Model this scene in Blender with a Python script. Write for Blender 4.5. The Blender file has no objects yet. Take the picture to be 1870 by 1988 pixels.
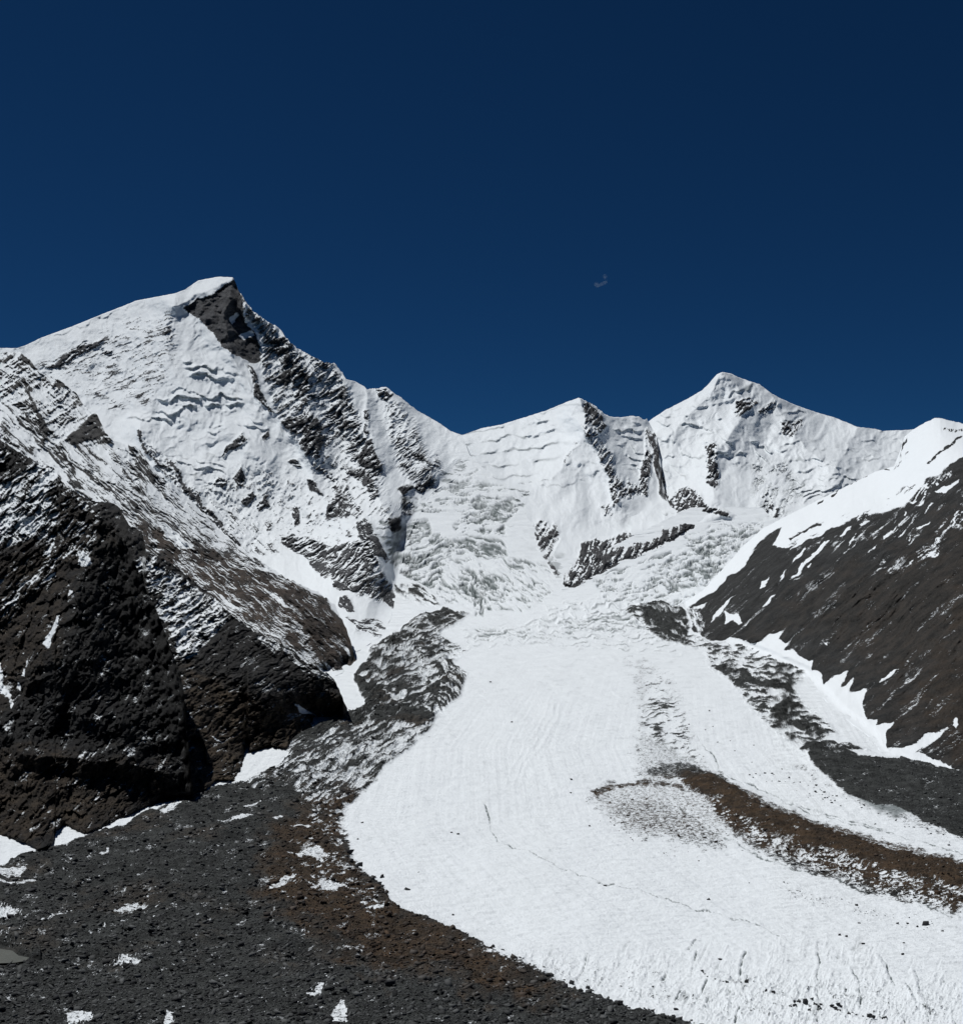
import bpy, math, random
import numpy as np
from mathutils import Vector, Matrix

# ------------------------------------------------------------------ camera, world, sun
sc = bpy.context.scene
FOC, CU, CV, HZ = 2400.0, 935.0, 994.0, 1130.0      # focal length, centre and eye level in survey units
EYE = 165.0                                          # eye height above the valley datum (m)
cam_d = bpy.data.cameras.new("camera"); cam = bpy.data.objects.new("camera", cam_d)
sc.collection.objects.link(cam); sc.camera = cam
PITCH = math.atan((HZ-CV)/FOC)
cam.location = (0, 0, EYE); cam.rotation_euler = (math.pi/2+PITCH, 0, 0)
cam_d.sensor_fit = 'VERTICAL'; cam_d.sensor_height = 24.0
cam_d.lens = 24.0*FOC/1988.0
cam_d.clip_start = 1.0; cam_d.clip_end = 60000.0

SUN_EL, SUN_AZ = math.radians(61), math.radians(-56)   # azimuth measured from straight ahead, minus = left
w = bpy.data.worlds.new("World"); sc.world = w; w.use_nodes = True
nt = w.node_tree; nt.nodes.clear()
sky = nt.nodes.new('ShaderNodeTexSky'); sky.sky_type = 'NISHITA'; sky.sun_disc = False
sky.sun_elevation = SUN_EL; sky.sun_rotation = SUN_AZ
sky.altitude = 6000; sky.air_density = 0.75; sky.dust_density = 0.0; sky.ozone_density = 3.0
hsv = nt.nodes.new('ShaderNodeHueSaturation'); hsv.inputs['Saturation'].default_value = 1.12
gam = nt.nodes.new('ShaderNodeGamma'); gam.inputs[1].default_value = 1.0
bg = nt.nodes.new('ShaderNodeBackground'); bg.inputs[1].default_value = 0.05
ow = nt.nodes.new('ShaderNodeOutputWorld')
nt.links.new(sky.outputs[0], hsv.inputs['Color']); nt.links.new(hsv.outputs[0], gam.inputs[0])
tn = nt.nodes.new('ShaderNodeMix'); tn.data_type = 'RGBA'; tn.blend_type = 'MULTIPLY'; tn.inputs[0].default_value = 1.0; tn.inputs[7].default_value = (.18, .44, .57, 1)
nt.links.new(gam.outputs[0], tn.inputs[6]); nt.links.new(tn.outputs[2], bg.inputs[0]); nt.links.new(bg.outputs[0], ow.inputs[0])

sl = bpy.data.lights.new("sun", 'SUN'); so = bpy.data.objects.new("sun", sl); sc.collection.objects.link(so)
sl.energy = 3.5; sl.angle = math.radians(0.53); sl.color = (1.0, 0.985, 0.965)
sdir = Vector((math.sin(SUN_AZ)*math.cos(SUN_EL), math.cos(SUN_AZ)*math.cos(SUN_EL), math.sin(SUN_EL)))
so.rotation_euler = sdir.to_track_quat('Z', 'Y').to_euler(); so.location = (0, 0, 3000)

sc.view_settings.view_transform = 'Standard'; sc.view_settings.look = 'None'
sc.view_settings.exposure = 0.0; sc.view_settings.gamma = 1.0
sc.render.engine = 'CYCLES'
sc.cycles.max_bounces = 5; sc.cycles.diffuse_bounces = 3; sc.cycles.glossy_bounces = 2
sc.cycles.volume_bounces = 0; sc.cycles.use_adaptive_sampling = True
sc.render.film_transparent = False

# ------------------------------------------------------------------ noise
f4 = np.float32
def _hash(ix, iy, seed):
    h = (ix.astype(np.uint32)*np.uint32(374761393)) ^ (iy.astype(np.uint32)*np.uint32(668265263)) ^ np.uint32((seed*974634777) & 0xffffffff)
    h = (h ^ (h >> np.uint32(13)))*np.uint32(1274126177)
    return h ^ (h >> np.uint32(16))
_ang = np.linspace(0, 2*np.pi, 256, endpoint=False)
_GX = np.cos(_ang).astype(f4); _GY = np.sin(_ang).astype(f4)
def perlin(x, y, seed=0):
    x = np.asarray(x, f4); y = np.asarray(y, f4)
    xf = np.floor(x); yf = np.floor(y)
    ix = xf.astype(np.int32); iy = yf.astype(np.int32)
    fx = x-xf; fy = y-yf
    sx = fx*fx*fx*(fx*(fx*6-15)+10); sy = fy*fy*fy*(fy*(fy*6-15)+10)
    def g(ox, oy):
        h = (_hash(ix+ox, iy+oy, seed) & np.uint32(255)).astype(np.intp)
        return _GX[h]*(fx-ox)+_GY[h]*(fy-oy)
    a = g(0, 0); b = g(1, 0); c = g(0, 1); d = g(1, 1)
    return ((a+(b-a)*sx)+((c+(d-c)*sx)-(a+(b-a)*sx))*sy)*f4(1.5)
def fbm(x, y, seed=0, octs=4, gain=0.5, lac=2.03):
    t = 0; a = 1.0; n = 0
    for i in range(octs):
        t = t+a*perlin(x*lac**i+17.3*i, y*lac**i-9.1*i, seed+31*i); n += a*a; a *= gain
    return t/math.sqrt(n)                         # standard deviation near 0.4
def ridged(x, y, seed=0, octs=4, gain=0.55):
    t = 0; a = 1.0; n = 0
    for i in range(octs):
        t = t+a*(1-2.2*np.abs(perlin(x*2.03**i+5.7*i, y*2.03**i+3.3*i, seed+31*i))); n += a; a *= gain
    return t/n
def blocks(x, y, seed=0):
    """broken rock: every cell is a plane with its own height and tilt"""
    x = np.asarray(x, f4); y = np.asarray(y, f4); ix = np.floor(x).astype(np.int32); iy = np.floor(y).astype(np.int32)
    best = np.full(x.shape, 9e9, f4); out = np.zeros(x.shape, f4)
    for ox in (-1, 0, 1):
        for oy in (-1, 0, 1):
            h = _hash(ix+ox, iy+oy, seed)
            px = (h & np.uint32(255)).astype(f4)/255; py = ((h >> np.uint32(8)) & np.uint32(255)).astype(f4)/255
            dx = x-(ix+ox+px); dy = y-(iy+oy+py); d = dx*dx+dy*dy
            a = ((h >> np.uint32(16)) & np.uint32(255)).astype(f4)/255-.5; b = ((h >> np.uint32(24)) & np.uint32(255)).astype(f4)/255-.5
            k = d < best; best = np.where(k, d, best); out = np.where(k, a*.9+b*1.5*dx-a*1.2*dy+(px-.5)*.5, out)
    return out
def cdf(n, s=0.42):                                # noise value -> 0..1 rank
    return 1/(1+np.exp(-1.7*n/s))
def sstep(a, b, x):
    t = np.clip((x-a)/(b-a), 0, 1); return t*t*(3-2*t)

# ------------------------------------------------------------------ survey helpers
def T(k, pts):
    s, ou, ov = {1:(.5006,0,497), 2:(.5569,828.5,662.8), 3:(.5006,0,994), 4:(.4993,936,1077),
                 5:(.5006,0,1491), 6:(.4993,936,1491), 7:(.2216,0,787), 8:(.2216,414,1325), 9:(.2084,1533,828.5), 10:(.2437,497,1118.5), 11:(.2658,745.6,704.2)}[k]
    return [(p[0]*s+ou, p[1]*s+ov) for p in pts]
def pl(pts, u):
    a = np.array(sorted(pts, key=lambda p: p[0]), float)
    return np.interp(u, a[:, 0], a[:, 1])
def world(U, V, Y):
    """bearing U, elevation V (survey units) and forward distance Y (m) -> metres"""
    s, c = math.sin(PITCH), math.cos(PITCH)
    a = (U-CU)/FOC; b = -(V-CV)/FOC
    dy = c-s*b; dz = s+c*b
    return a/dy*Y, Y, dz/dy*Y+EYE
class TPS:
    def __init__(self, pts):
        p = np.array(pts, float); self.c = p[:, :2]/500.0
        n = len(p); K = self._k(self.c); P = np.hstack([np.ones((n, 1)), self.c])
        A = np.zeros((n+3, n+3)); A[:n, :n] = K+np.eye(n)*0.004; A[:n, n:] = P; A[n:, :n] = P.T
        b = np.zeros(n+3); b[:n] = np.log(p[:, 2]); self.w = np.linalg.solve(A, b)
    def _k(self, q):
        d2 = ((q[:, None, :]-self.c[None])**2).sum(-1)+1e-9
        return 0.5*d2*np.log(d2)
    def __call__(self, U, V):
        sh = U.shape; q = np.stack([U.ravel(), V.ravel()], 1).astype(float)/500.0
        o = np.empty(len(q))
        for i in range(0, len(q), 50000):
            qq = q[i:i+50000]; o[i:i+50000] = self._k(qq)@self.w[:-3]+self.w[-3]+qq@self.w[-2:]
        return np.exp(o).reshape(sh)
GTAB = [(2060,400),(1988,455),(1900,540),(1800,650),(1700,780),(1600,950),(1500,1180),(1400,1520),(1300,2050),(1250,2450),
        (1200,3000),(1180,3280),(1150,3600),(1100,3950),(1050,4300),(1000,4650),(950,5000),(900,5400),(860,5700),(800,6100)]
_g = np.array(sorted(GTAB)); _gv = np.linspace(780, 2100, 800)
_gl = np.interp(_gv, _g[:, 0], np.log(_g[:, 1]))
_k = np.hanning(41); _gl = np.convolve(np.pad(_gl, 20, mode='reflect', reflect_type='odd'), _k/_k.sum(), 'valid')
def Yg(U, V):
    return np.exp(np.interp(V, _gv, _gl))

# ------------------------------------------------------------------ terrain sheets with painted relief
class Sheet:
    def __init__(s, U, V):
        s.U = U.astype(f4); s.V = V.astype(f4); z = np.zeros(U.shape, f4)
        s.rock = z-0.6; s.rel = z.copy(); s.brown = z.copy(); s.dirt = z.copy(); s.mix = z.copy(); s.rf = 1.0  # greying field: grit, bare ice and painted-in shade together
        s.wu = U+5*fbm(U/40, V/40, 901, 4); s.wv = V+6*fbm(U/40, V/40, 902, 4)
        s.wu = s.wu.astype(f4); s.wv = s.wv.astype(f4)
    def _box(s, pts, pad):
        a = np.array(pts); m = (s.U > a[:, 0].min()-pad) & (s.U < a[:, 0].max()+pad) & (s.V > a[:, 1].min()-pad) & (s.V < a[:, 1].max()+pad)
        r = np.where(m.any(1))[0]; c = np.where(m.any(0))[0]
        if len(r) == 0: return None
        return slice(r[0], r[-1]+1), slice(c[0], c[-1]+1)
    def sdf(s, b, poly, warp=True, closed=True):
        x = (s.wu if warp else s.U)[b]; y = (s.wv if warp else s.V)[b]
        d = np.full(x.shape, 1e9, f4); ins = np.zeros(x.shape, bool)
        n = len(poly)
        for i in range(n if closed else n-1):
            ax, ay = poly[i]; bx, by = poly[(i+1) % n]
            ex, ey = bx-ax, by-ay; L = ex*ex+ey*ey+1e-9
            t = np.clip(((x-ax)*ex+(y-ay)*ey)/L, 0, 1)
            d = np.minimum(d, (x-ax-t*ex)**2+(y-ay-t*ey)**2)
            if closed and ay != by:
                cnd = (ay > y) != (by > y)
                ins ^= cnd & (x < ex*(y-ay)/ey+ax)
        d = np.sqrt(d)
        return np.where(ins, d, -d) if closed else d
    def rot(s, b, ang, L, W, seed):
        a = math.radians(ang); ca, sa = math.cos(a), math.sin(a)
        x, y = s.wu[b], s.wv[b]
        return (x*ca-y*sa)/L+seed*1.37, (x*sa+y*ca)/W+seed*2.11
    # ang: direction of the streaks, degrees anticlockwise from the horizontal
    def speck(s, poly, cov, ang=0, L=20, W=5, soft=10, hgt=5, seed=1, octs=4, mixf=1.0):
        b = s._box(poly, soft*2)
        if b is None: return
        m = sstep(-soft, soft, s.sdf(b, poly))
        x, y = s.rot(b, ang, L*1.5, W*1.5, seed)
        n = 0.80*fbm(x, y, seed, octs+1, 0.68)+0.30*(ridged(x*1.3+4, y*1.1, seed+60, 4)-0.45)*0.8+0.42*fbm(s.U[b]/38, s.V[b]/30, seed+500, 3)
        r = cdf(n)-(1-cov)
        s.rock[b] = s.rock[b]*(1-m)+r*m
        s.rel[b] += m*hgt*(sstep(-0.25, 0.15, r)+0.9*n)
        s.mix[b] = np.maximum(s.mix[b]*(1-m), mixf*m*min(1.0, 0.35+cov*1.6)*(1.0 if cov < .93 else .45))
    def grain(s, poly, val, soft=20, seed=6, nz=.10):
        """loose grit: lets the material's own speckle break through, denser where val is higher"""
        b = s._box(poly, soft*2)
        if b is None: return
        m = sstep(-soft, soft, s.sdf(b, poly)+soft*.8*fbm(s.U[b]/18, s.V[b]/9, seed, 3))
        r = val*m-0.55*(1-m)+nz*fbm(s.U[b]/9, s.V[b]/3, seed+1, 3)
        s.rock[b] = np.maximum(s.rock[b], r)
    def blob(s, poly, hgt=8, rough=0.35, ang=30, L=12, W=4, seed=2, edge=7, snow=False):
        b = s._box(poly, 25)
        if b is None: return
        d = s.sdf(b, poly); x, y = s.rot(b, ang, L, W, seed); n = fbm(x, y, seed, 4, 0.6)
        r = np.clip(d/edge, -1.2, 1.0)+rough*n*1.8
        if snow:
            s.rock[b] = np.minimum(s.rock[b], -r)
        else:
            s.rock[b] = np.maximum(s.rock[b], np.minimum(r, 1.0))
        s.rel[b] += hgt*sstep(-0.5, 0.8, r)*(1+0.5*n)
    def line(s, pts, wd, hgt=4, cov=0.7, seed=3, ang=40, L=10, W=4, rock=True):
        """a rocky rib: rock broken by noise along a line, standing out of the face"""
        b = s._box(pts, wd*2.5+8)
        if b is None: return
        d = s.sdf(b, pts, closed=False); x, y = s.rot(b, ang, L, W, seed); n = fbm(x, y, seed, 4, 0.6)
        if rock:
            r = (1-d/wd)*0.9+n*1.1-(1-cov)
            s.rock[b] = np.maximum(s.rock[b], np.where(d < wd*2.2, np.clip(r, -1, 0.8), -1))
        s.rel[b] += hgt*np.clip(1-d/(wd*2), 0, 1)*(1+0.6*n)
    def ridge(s, pts, wd, hgt):
        b = s._box(pts, wd)
        if b is None: return
        d = s.sdf(b, pts, closed=False)
        s.rel[b] += s.rf*hgt*np.clip(1-d/wd, 0, 1)**1.3
    def crack(s, pts, wd, dark=0.8, depth=3):
        b = s._box(pts, wd+12)
        if b is None: return
        gate = sstep(-.25, .35, fbm(s.U[b]/26, s.V[b]/26, 56, 3))
        d = s.sdf(b, pts, closed=False)+np.abs(fbm(s.U[b]/7, s.V[b]/7, 55, 3))*wd*1.0
        k = np.clip(1.3-1.3*d/(wd*(.6+.4*gate)), 0, 1)*(.35+.65*gate)
        s.dirt[b] = np.maximum(s.dirt[b], k*dark*1.6); s.rel[b] -= depth*k  # crack lines greyed as well as sunk
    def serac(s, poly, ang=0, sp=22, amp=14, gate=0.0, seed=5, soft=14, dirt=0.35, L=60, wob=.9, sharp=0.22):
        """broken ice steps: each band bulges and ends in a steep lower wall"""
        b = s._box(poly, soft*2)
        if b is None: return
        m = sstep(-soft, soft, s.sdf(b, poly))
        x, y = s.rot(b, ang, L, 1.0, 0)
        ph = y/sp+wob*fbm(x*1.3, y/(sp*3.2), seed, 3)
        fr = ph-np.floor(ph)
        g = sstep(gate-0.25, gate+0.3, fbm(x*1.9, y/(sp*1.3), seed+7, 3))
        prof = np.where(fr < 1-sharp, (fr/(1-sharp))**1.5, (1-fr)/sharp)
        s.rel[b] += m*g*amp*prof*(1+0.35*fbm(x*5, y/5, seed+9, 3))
        s.dirt[b] = np.maximum(s.dirt[b], m*g*dirt*sstep(1-sharp, 1-sharp*0.6, fr)*sstep(1.0, 0.9, fr))  # shade of the lower wall painted in as grey
    def icefall(s, poly, ang, L, W, amp, dirt, seed=9, soft=14):
        b = s._box(poly, soft*2)
        if b is None: return
        m = sstep(-soft, soft, s.sdf(b, poly))
        x, y = s.rot(b, ang, L, W, seed)
        n = ridged(x, y, seed, 4); n2 = fbm(x*0.35, y*0.3, seed+3, 3)
        g = sstep(-.25, .3, n2)
        e = 1-np.abs(fbm(x, y, seed+5, 4, .6))*3.2
        s.rel[b] += m*amp*(.5*n-1.3*np.clip(e, 0, 1)*g+.25*fbm(x*.5, y*.5, seed+8, 2))
        s.dirt[b] = np.maximum(s.dirt[b], m*dirt*np.clip(e*1.5, 0, 1)*g)
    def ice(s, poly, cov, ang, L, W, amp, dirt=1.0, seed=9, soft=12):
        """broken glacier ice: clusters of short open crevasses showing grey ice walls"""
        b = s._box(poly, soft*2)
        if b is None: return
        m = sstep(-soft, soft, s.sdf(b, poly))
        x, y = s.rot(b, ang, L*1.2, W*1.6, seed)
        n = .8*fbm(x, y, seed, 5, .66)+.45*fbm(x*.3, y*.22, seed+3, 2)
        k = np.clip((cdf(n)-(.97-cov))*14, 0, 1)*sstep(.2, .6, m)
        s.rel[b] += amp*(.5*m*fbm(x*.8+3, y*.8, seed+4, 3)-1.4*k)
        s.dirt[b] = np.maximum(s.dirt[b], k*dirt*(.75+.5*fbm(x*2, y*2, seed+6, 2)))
    def tint(s, poly, val, field='brown', soft=12, nz=0.3, sc_=25, seed=40):
        b = s._box(poly, soft*2+10)
        if b is None: return
        F = getattr(s, field); d = s.sdf(b, poly)
        m = sstep(-soft, soft, d+nz*soft*3*fbm(s.U[b]/sc_, s.V[b]/sc_*1.6, seed, 4))
        F[b] = np.maximum(F[b], m*val) if val >= 0 else np.minimum(F[b], F[b]*(1-m))

def set_obj(o, label, cat=None, kind=None, group=None):
    o['label'] = label
    if cat: o['category'] = cat
    if kind: o['kind'] = kind
    if group: o['group'] = group
    return o
def mesh_from(name, co, quads, mat, mask=None, smooth=True, tris=False):
    me = bpy.data.meshes.new(name)
    k = 3 if tris else 4
    me.vertices.add(len(co)); me.vertices.foreach_set('co', np.ascontiguousarray(co, f4).ravel())
    nq = len(quads)
    me.loops.add(nq*k); me.loops.foreach_set('vertex_index', np.ascontiguousarray(quads, np.int32).ravel())
    me.polygons.add(nq); me.polygons.foreach_set('loop_start', np.arange(0, nq*k, k, dtype=np.int32))
    me.update(calc_edges=True)
    if smooth: me.polygons.foreach_set('use_smooth', np.ones(nq, bool))
    if mask is not None:
        at = me.attributes.new('mask', 'FLOAT_COLOR', 'POINT'); at.data.foreach_set('color', np.ascontiguousarray(mask, f4).ravel())
    me.materials.append(mat); me.validate()
    o = bpy.data.objects.new(name, me); sc.collection.objects.link(o)
    return o
def grid_quads(nr, nc):
    i = np.arange(nr*nc, dtype=np.int32).reshape(nr, nc)
    return np.stack([i[:-1, :-1], i[1:, :-1], i[1:, 1:], i[:-1, 1:]], -1).reshape(-1, 4)
def mask_of(s, Rpad=None):
    return np.stack([np.clip(0.5+s.rock*0.5, 0, 1), np.clip(s.brown, 0, 1), np.clip(s.dirt, 0, 1), np.ones_like(s.rock)], -1)

# ------------------------------------------------------------------ materials
def nd(t, typ, loc=None, **kw):
    n = t.nodes.new(typ)
    for k, v in kw.items(): setattr(n, k, v)
    return n
def mth(t, op, a, b=None, c=None, clamp=False):
    n = t.nodes.new('ShaderNodeMath'); n.operation = op; n.use_clamp = clamp
    for i, v in enumerate((a, b, c)):
        if v is None: continue
        if isinstance(v, (int, float)): n.inputs[i].default_value = v
        else: t.links.new(v, n.inputs[i])
    return n.outputs[0]
def mixc(t, f, a, b):
    n = t.nodes.new('ShaderNodeMix'); n.data_type = 'RGBA'
    for s_, v in ((0, f), (6, a), (7, b)):
        if isinstance(v, (int, float)): n.inputs[s_].default_value = v
        elif isinstance(v, tuple): n.inputs[s_].default_value = (*v, 1) if len(v) == 3 else v
        else: t.links.new(v, n.inputs[s_])
    return n.outputs[2]
def noise(t, vec, scale, detail=4, rough=0.6, dist=0.0, typ='FBM'):
    n = t.nodes.new('ShaderNodeTexNoise'); n.inputs['Scale'].default_value = scale
    n.inputs['Detail'].default_value = detail; n.inputs['Roughness'].default_value = rough; n.inputs['Distortion'].default_value = dist
    t.links.new(vec, n.inputs['Vector']); return n.outputs[0]
def terrain_mat(name, unit, rock_a=(.022,.024,.027), rock_b=(.10,.10,.105), brown_a=(.045,.03,.02), brown_b=(.10,.07,.05),
                snow=(.80,.85,.885), stretch=(1,1,1), rot=(0,0,0), edge=0.22, bump=1.0, ice=(.115,.14,.142), sbump=0.18):
    """unit = metres covered by one survey unit there"""
    m = bpy.data.materials.new(name); m.use_nodes = True; t = m.node_tree; t.nodes.clear()
    out = nd(t, 'ShaderNodeOutputMaterial'); bs = nd(t, 'ShaderNodeBsdfPrincipled')
    at = nd(t, 'ShaderNodeAttribute', attribute_name='mask'); sep = nd(t, 'ShaderNodeSeparateColor')
    t.links.new(at.outputs['Color'], sep.inputs[0])
    geo = nd(t, 'ShaderNodeTexCoord'); mp = nd(t, 'ShaderNodeMapping')
    mp.inputs['Scale'].default_value = stretch; mp.inputs['Rotation'].default_value = rot
    t.links.new(geo.outputs['Object'], mp.inputs[0]); P = mp.outputs[0]
    k = 1.0/unit
    n1 = noise(t, P, k/5, 5, 0.65); n2 = noise(t, P, k/28, 4, 0.6); n3 = noise(t, P, k/2.2, 3, 0.7)
    nn = mth(t, 'ADD', mth(t, 'MULTIPLY', n1, 0.9), mth(t, 'MULTIPLY', n3, 0.9))
    r = mth(t, 'MULTIPLY_ADD', mth(t, 'SUBTRACT', nn, 0.9), edge*1.5, sep.outputs[0])
    mr = nd(t, 'ShaderNodeMapRange', interpolation_type='SMOOTHSTEP'); t.links.new(r, mr.inputs[0])
    mr.inputs[1].default_value = 0.47; mr.inputs[2].default_value = 0.54
    rk = mr.outputs[0]
    v = mth(t, 'MULTIPLY_ADD', mth(t, 'ADD', mth(t, 'MULTIPLY', n3, 1.3), n2), 2.2, -2.05, clamp=True)
    grey = mixc(t, v, rock_a, rock_b); brn = mixc(t, v, brown_a, brown_b)
    bf = mth(t, 'MULTIPLY_ADD', mth(t, 'SUBTRACT', n2, 0.5), 1.2, sep.outputs[1], clamp=True)
    bf = mth(t, 'MULTIPLY', bf, mth(t, 'GREATER_THAN', sep.outputs[1], 0.02))
    rc = mixc(t, bf, grey, brn)
    sv = mth(t, 'MULTIPLY_ADD', n2, 0.8, 0.1, clamp=True)
    s0 = mixc(t, sv, tuple(c*0.93 for c in snow), snow)
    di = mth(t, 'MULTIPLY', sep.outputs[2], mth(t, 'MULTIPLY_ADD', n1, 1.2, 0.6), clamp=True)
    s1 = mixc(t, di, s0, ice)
    col = mixc(t, rk, s1, rc)
    t.links.new(col, bs.inputs['Base Color'])
    rr = mth(t, 'MULTIPLY_ADD', rk, 0.15, 0.75); t.links.new(rr, bs.inputs['Roughness'])
    bs.inputs['Specular IOR Level'].default_value = 0.15
    hr = mth(t, 'MULTIPLY', mth(t, 'ADD', mth(t, 'MULTIPLY', n1, 2.0), n3), mth(t, 'MULTIPLY_ADD', rk, 1-sbump, sbump))
    bp = nd(t, 'ShaderNodeBump'); bp.inputs['Strength'].default_value = 1.0
    bp.inputs['Distance'].default_value = unit*1.6*bump
    t.links.new(hr, bp.inputs['Height']); t.links.new(bp.outputs[0], bs.inputs['Normal'])
    t.links.new(bs.outputs[0], out.inputs[0])
    return m

# ------------------------------------------------------------------ the valley floor: glacier, icefalls, moraines
STEP = 1.5
def lookup(A, lu, lv, U, V):
    c = np.clip((U-lu[0])/(lu[1]-lu[0]), 0, len(lu)-1.001); r = np.clip((V-lv[0])/(lv[1]-lv[0]), 0, len(lv)-1.001)
    c0 = c.astype(int); r0 = r.astype(int); fc = c-c0; fr = r-r0
    return (A[r0, c0]*(1-fc)+A[r0, c0+1]*fc)*(1-fr)+(A[r0+1, c0]*(1-fc)+A[r0+1, c0+1]*fc)*fr
GTOP = [(-260,1560),(0,1540),(350,1460),(600,1310),(660,1250),(690,1190),(730,1100),(770,1000),(800,930),(860,880),(905,876),(960,930),(1010,985),
        (1080,1085),(1150,1080),(1250,1030),(1340,985),(1480,985),(1500,1010),(1540,1160),(1600,1290),(1700,1390),(1870,1440),(2100,1500)]
GS = 1.3
def spread(a, b, st, lo=None, hi=None):
    c = [np.arange(a, b, st)]
    if lo is not None: c.insert(0, np.arange(lo, a-5, 14.0))
    if hi is not None: c.append(np.arange(b+8, hi, 14.0))
    return np.concatenate(c)
cols = spread(-240, 2060, GS, -1300, 3300)
top = pl(GTOP, cols); bot = 2050.0
NR = int((bot-900)/GS/0.93)
t_ = np.linspace(0, 1, NR)[:, None]
GV = top[None]+(bot-top[None])*t_; GU = np.broadcast_to(cols[None], GV.shape).copy()
G = Sheet(GU, GV); GY0 = Yg(GU, GV)
gx, gy, gz = world(GU, GV, GY0)

L_MOR = [(-260,1760),(-120,1720),(0,1681),(40,1661),(95,1651),(130,1646),(170,1624),(200,1611),(240,1609),(270,1586),(320,1566),(350,1556),(400,1539),(450,1521),
         (475,1517),(525,1490),(575,1477),(560,1460),(566,1440),(600,1420),(666,1390),(716,1365),(720,1350),(686,1320),(700,1295),(726,1265),
         (770,1225),(800,1204),(851,1187),(911,1190),(890,1206),(850,1234),(871,1289),(906,1310),(891,1344),(851,1389),(821,1430),(751,1485),
         (701,1545),(671,1570),(656,1610),(671,1636),(691,1681),(726,1706),(751,1736),(771,1766),(811,1776),(851,1796),(901,1811),(936,1830),
         (966,1857),(1016,1872),(1050,1890),(1091,1915),(1126,1930),(1186,1945),(1236,1965),(1286,1976),(1345,1986),(1420,2005),(1540,2100),(-260,2100)]
M_MOR = T(4, [(410,910),(470,885),(600,865),(700,800),(640,740),(605,690),(625,560),(640,450),(715,450),(775,560),(815,700),(850,780),(930,850),(1000,930),
         (1100,975),(1200,1020),(1300,1060),(1450,1110),(1600,1160),(1740,1185),(1870,1210),(2200,1270),(2200,1500),(1870,1400),(1700,1350),(1560,1320),(1450,1290),
         (1340,1250),(1240,1225),(1100,1180),(980,1110),(850,1060),(740,1090),(640,1130),(560,1100),(450,1010),(400,940)])
R_MOR = [(1568,1466),(1580,1454),(1635,1461),(1680,1476),(1735,1471),(1785,1481),(1870,1501),(2100,1560),(2100,1700),(1870,1632),(1825,1608),(1785,1598),
         (1770,1585),(1735,1571),(1685,1559),(1645,1541),(1600,1506),(1575,1486)]
H_DEB = T(4, [(540,215),(640,185),(780,205),(830,320),(900,345),(1010,335),(1110,345),(1200,385),(1290,440),(1215,510),(1260,590),(1380,680),(1330,720),
         (1500,770),(1290,770),(1230,755),(1150,700),(1050,610),(960,490),(880,440),(870,370),(700,345),(610,275)])

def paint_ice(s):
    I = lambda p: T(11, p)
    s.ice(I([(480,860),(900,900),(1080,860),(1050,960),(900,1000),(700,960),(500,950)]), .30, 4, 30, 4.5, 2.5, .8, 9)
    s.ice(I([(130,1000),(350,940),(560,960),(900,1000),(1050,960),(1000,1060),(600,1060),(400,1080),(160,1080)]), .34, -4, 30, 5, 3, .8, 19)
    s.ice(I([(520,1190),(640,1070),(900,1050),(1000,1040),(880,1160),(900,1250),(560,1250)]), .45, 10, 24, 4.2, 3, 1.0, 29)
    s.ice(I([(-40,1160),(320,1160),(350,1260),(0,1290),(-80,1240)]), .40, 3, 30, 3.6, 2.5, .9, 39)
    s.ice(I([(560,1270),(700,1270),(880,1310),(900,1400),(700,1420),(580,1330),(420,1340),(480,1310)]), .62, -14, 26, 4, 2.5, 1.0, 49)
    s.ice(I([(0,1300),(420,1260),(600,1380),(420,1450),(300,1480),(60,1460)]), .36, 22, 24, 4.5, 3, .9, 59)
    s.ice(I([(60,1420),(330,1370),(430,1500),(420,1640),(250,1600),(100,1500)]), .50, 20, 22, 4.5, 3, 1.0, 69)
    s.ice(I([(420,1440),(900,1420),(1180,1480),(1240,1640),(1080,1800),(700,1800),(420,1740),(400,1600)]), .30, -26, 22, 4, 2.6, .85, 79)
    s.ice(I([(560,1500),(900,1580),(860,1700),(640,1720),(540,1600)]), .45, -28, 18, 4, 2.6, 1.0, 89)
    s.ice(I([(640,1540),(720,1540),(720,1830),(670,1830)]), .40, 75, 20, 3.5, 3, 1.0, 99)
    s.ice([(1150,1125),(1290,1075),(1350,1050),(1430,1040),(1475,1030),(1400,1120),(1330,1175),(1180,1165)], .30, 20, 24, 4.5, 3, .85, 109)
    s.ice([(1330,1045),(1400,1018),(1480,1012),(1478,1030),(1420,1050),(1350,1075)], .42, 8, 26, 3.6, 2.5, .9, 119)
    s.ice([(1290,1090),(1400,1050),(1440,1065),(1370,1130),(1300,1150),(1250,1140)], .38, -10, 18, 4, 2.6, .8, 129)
    s.ice([(840,935),(905,885),(985,985),(960,1010),(850,985)], .30, 4, 30, 4.5, 2.2, .7, 31)
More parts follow.
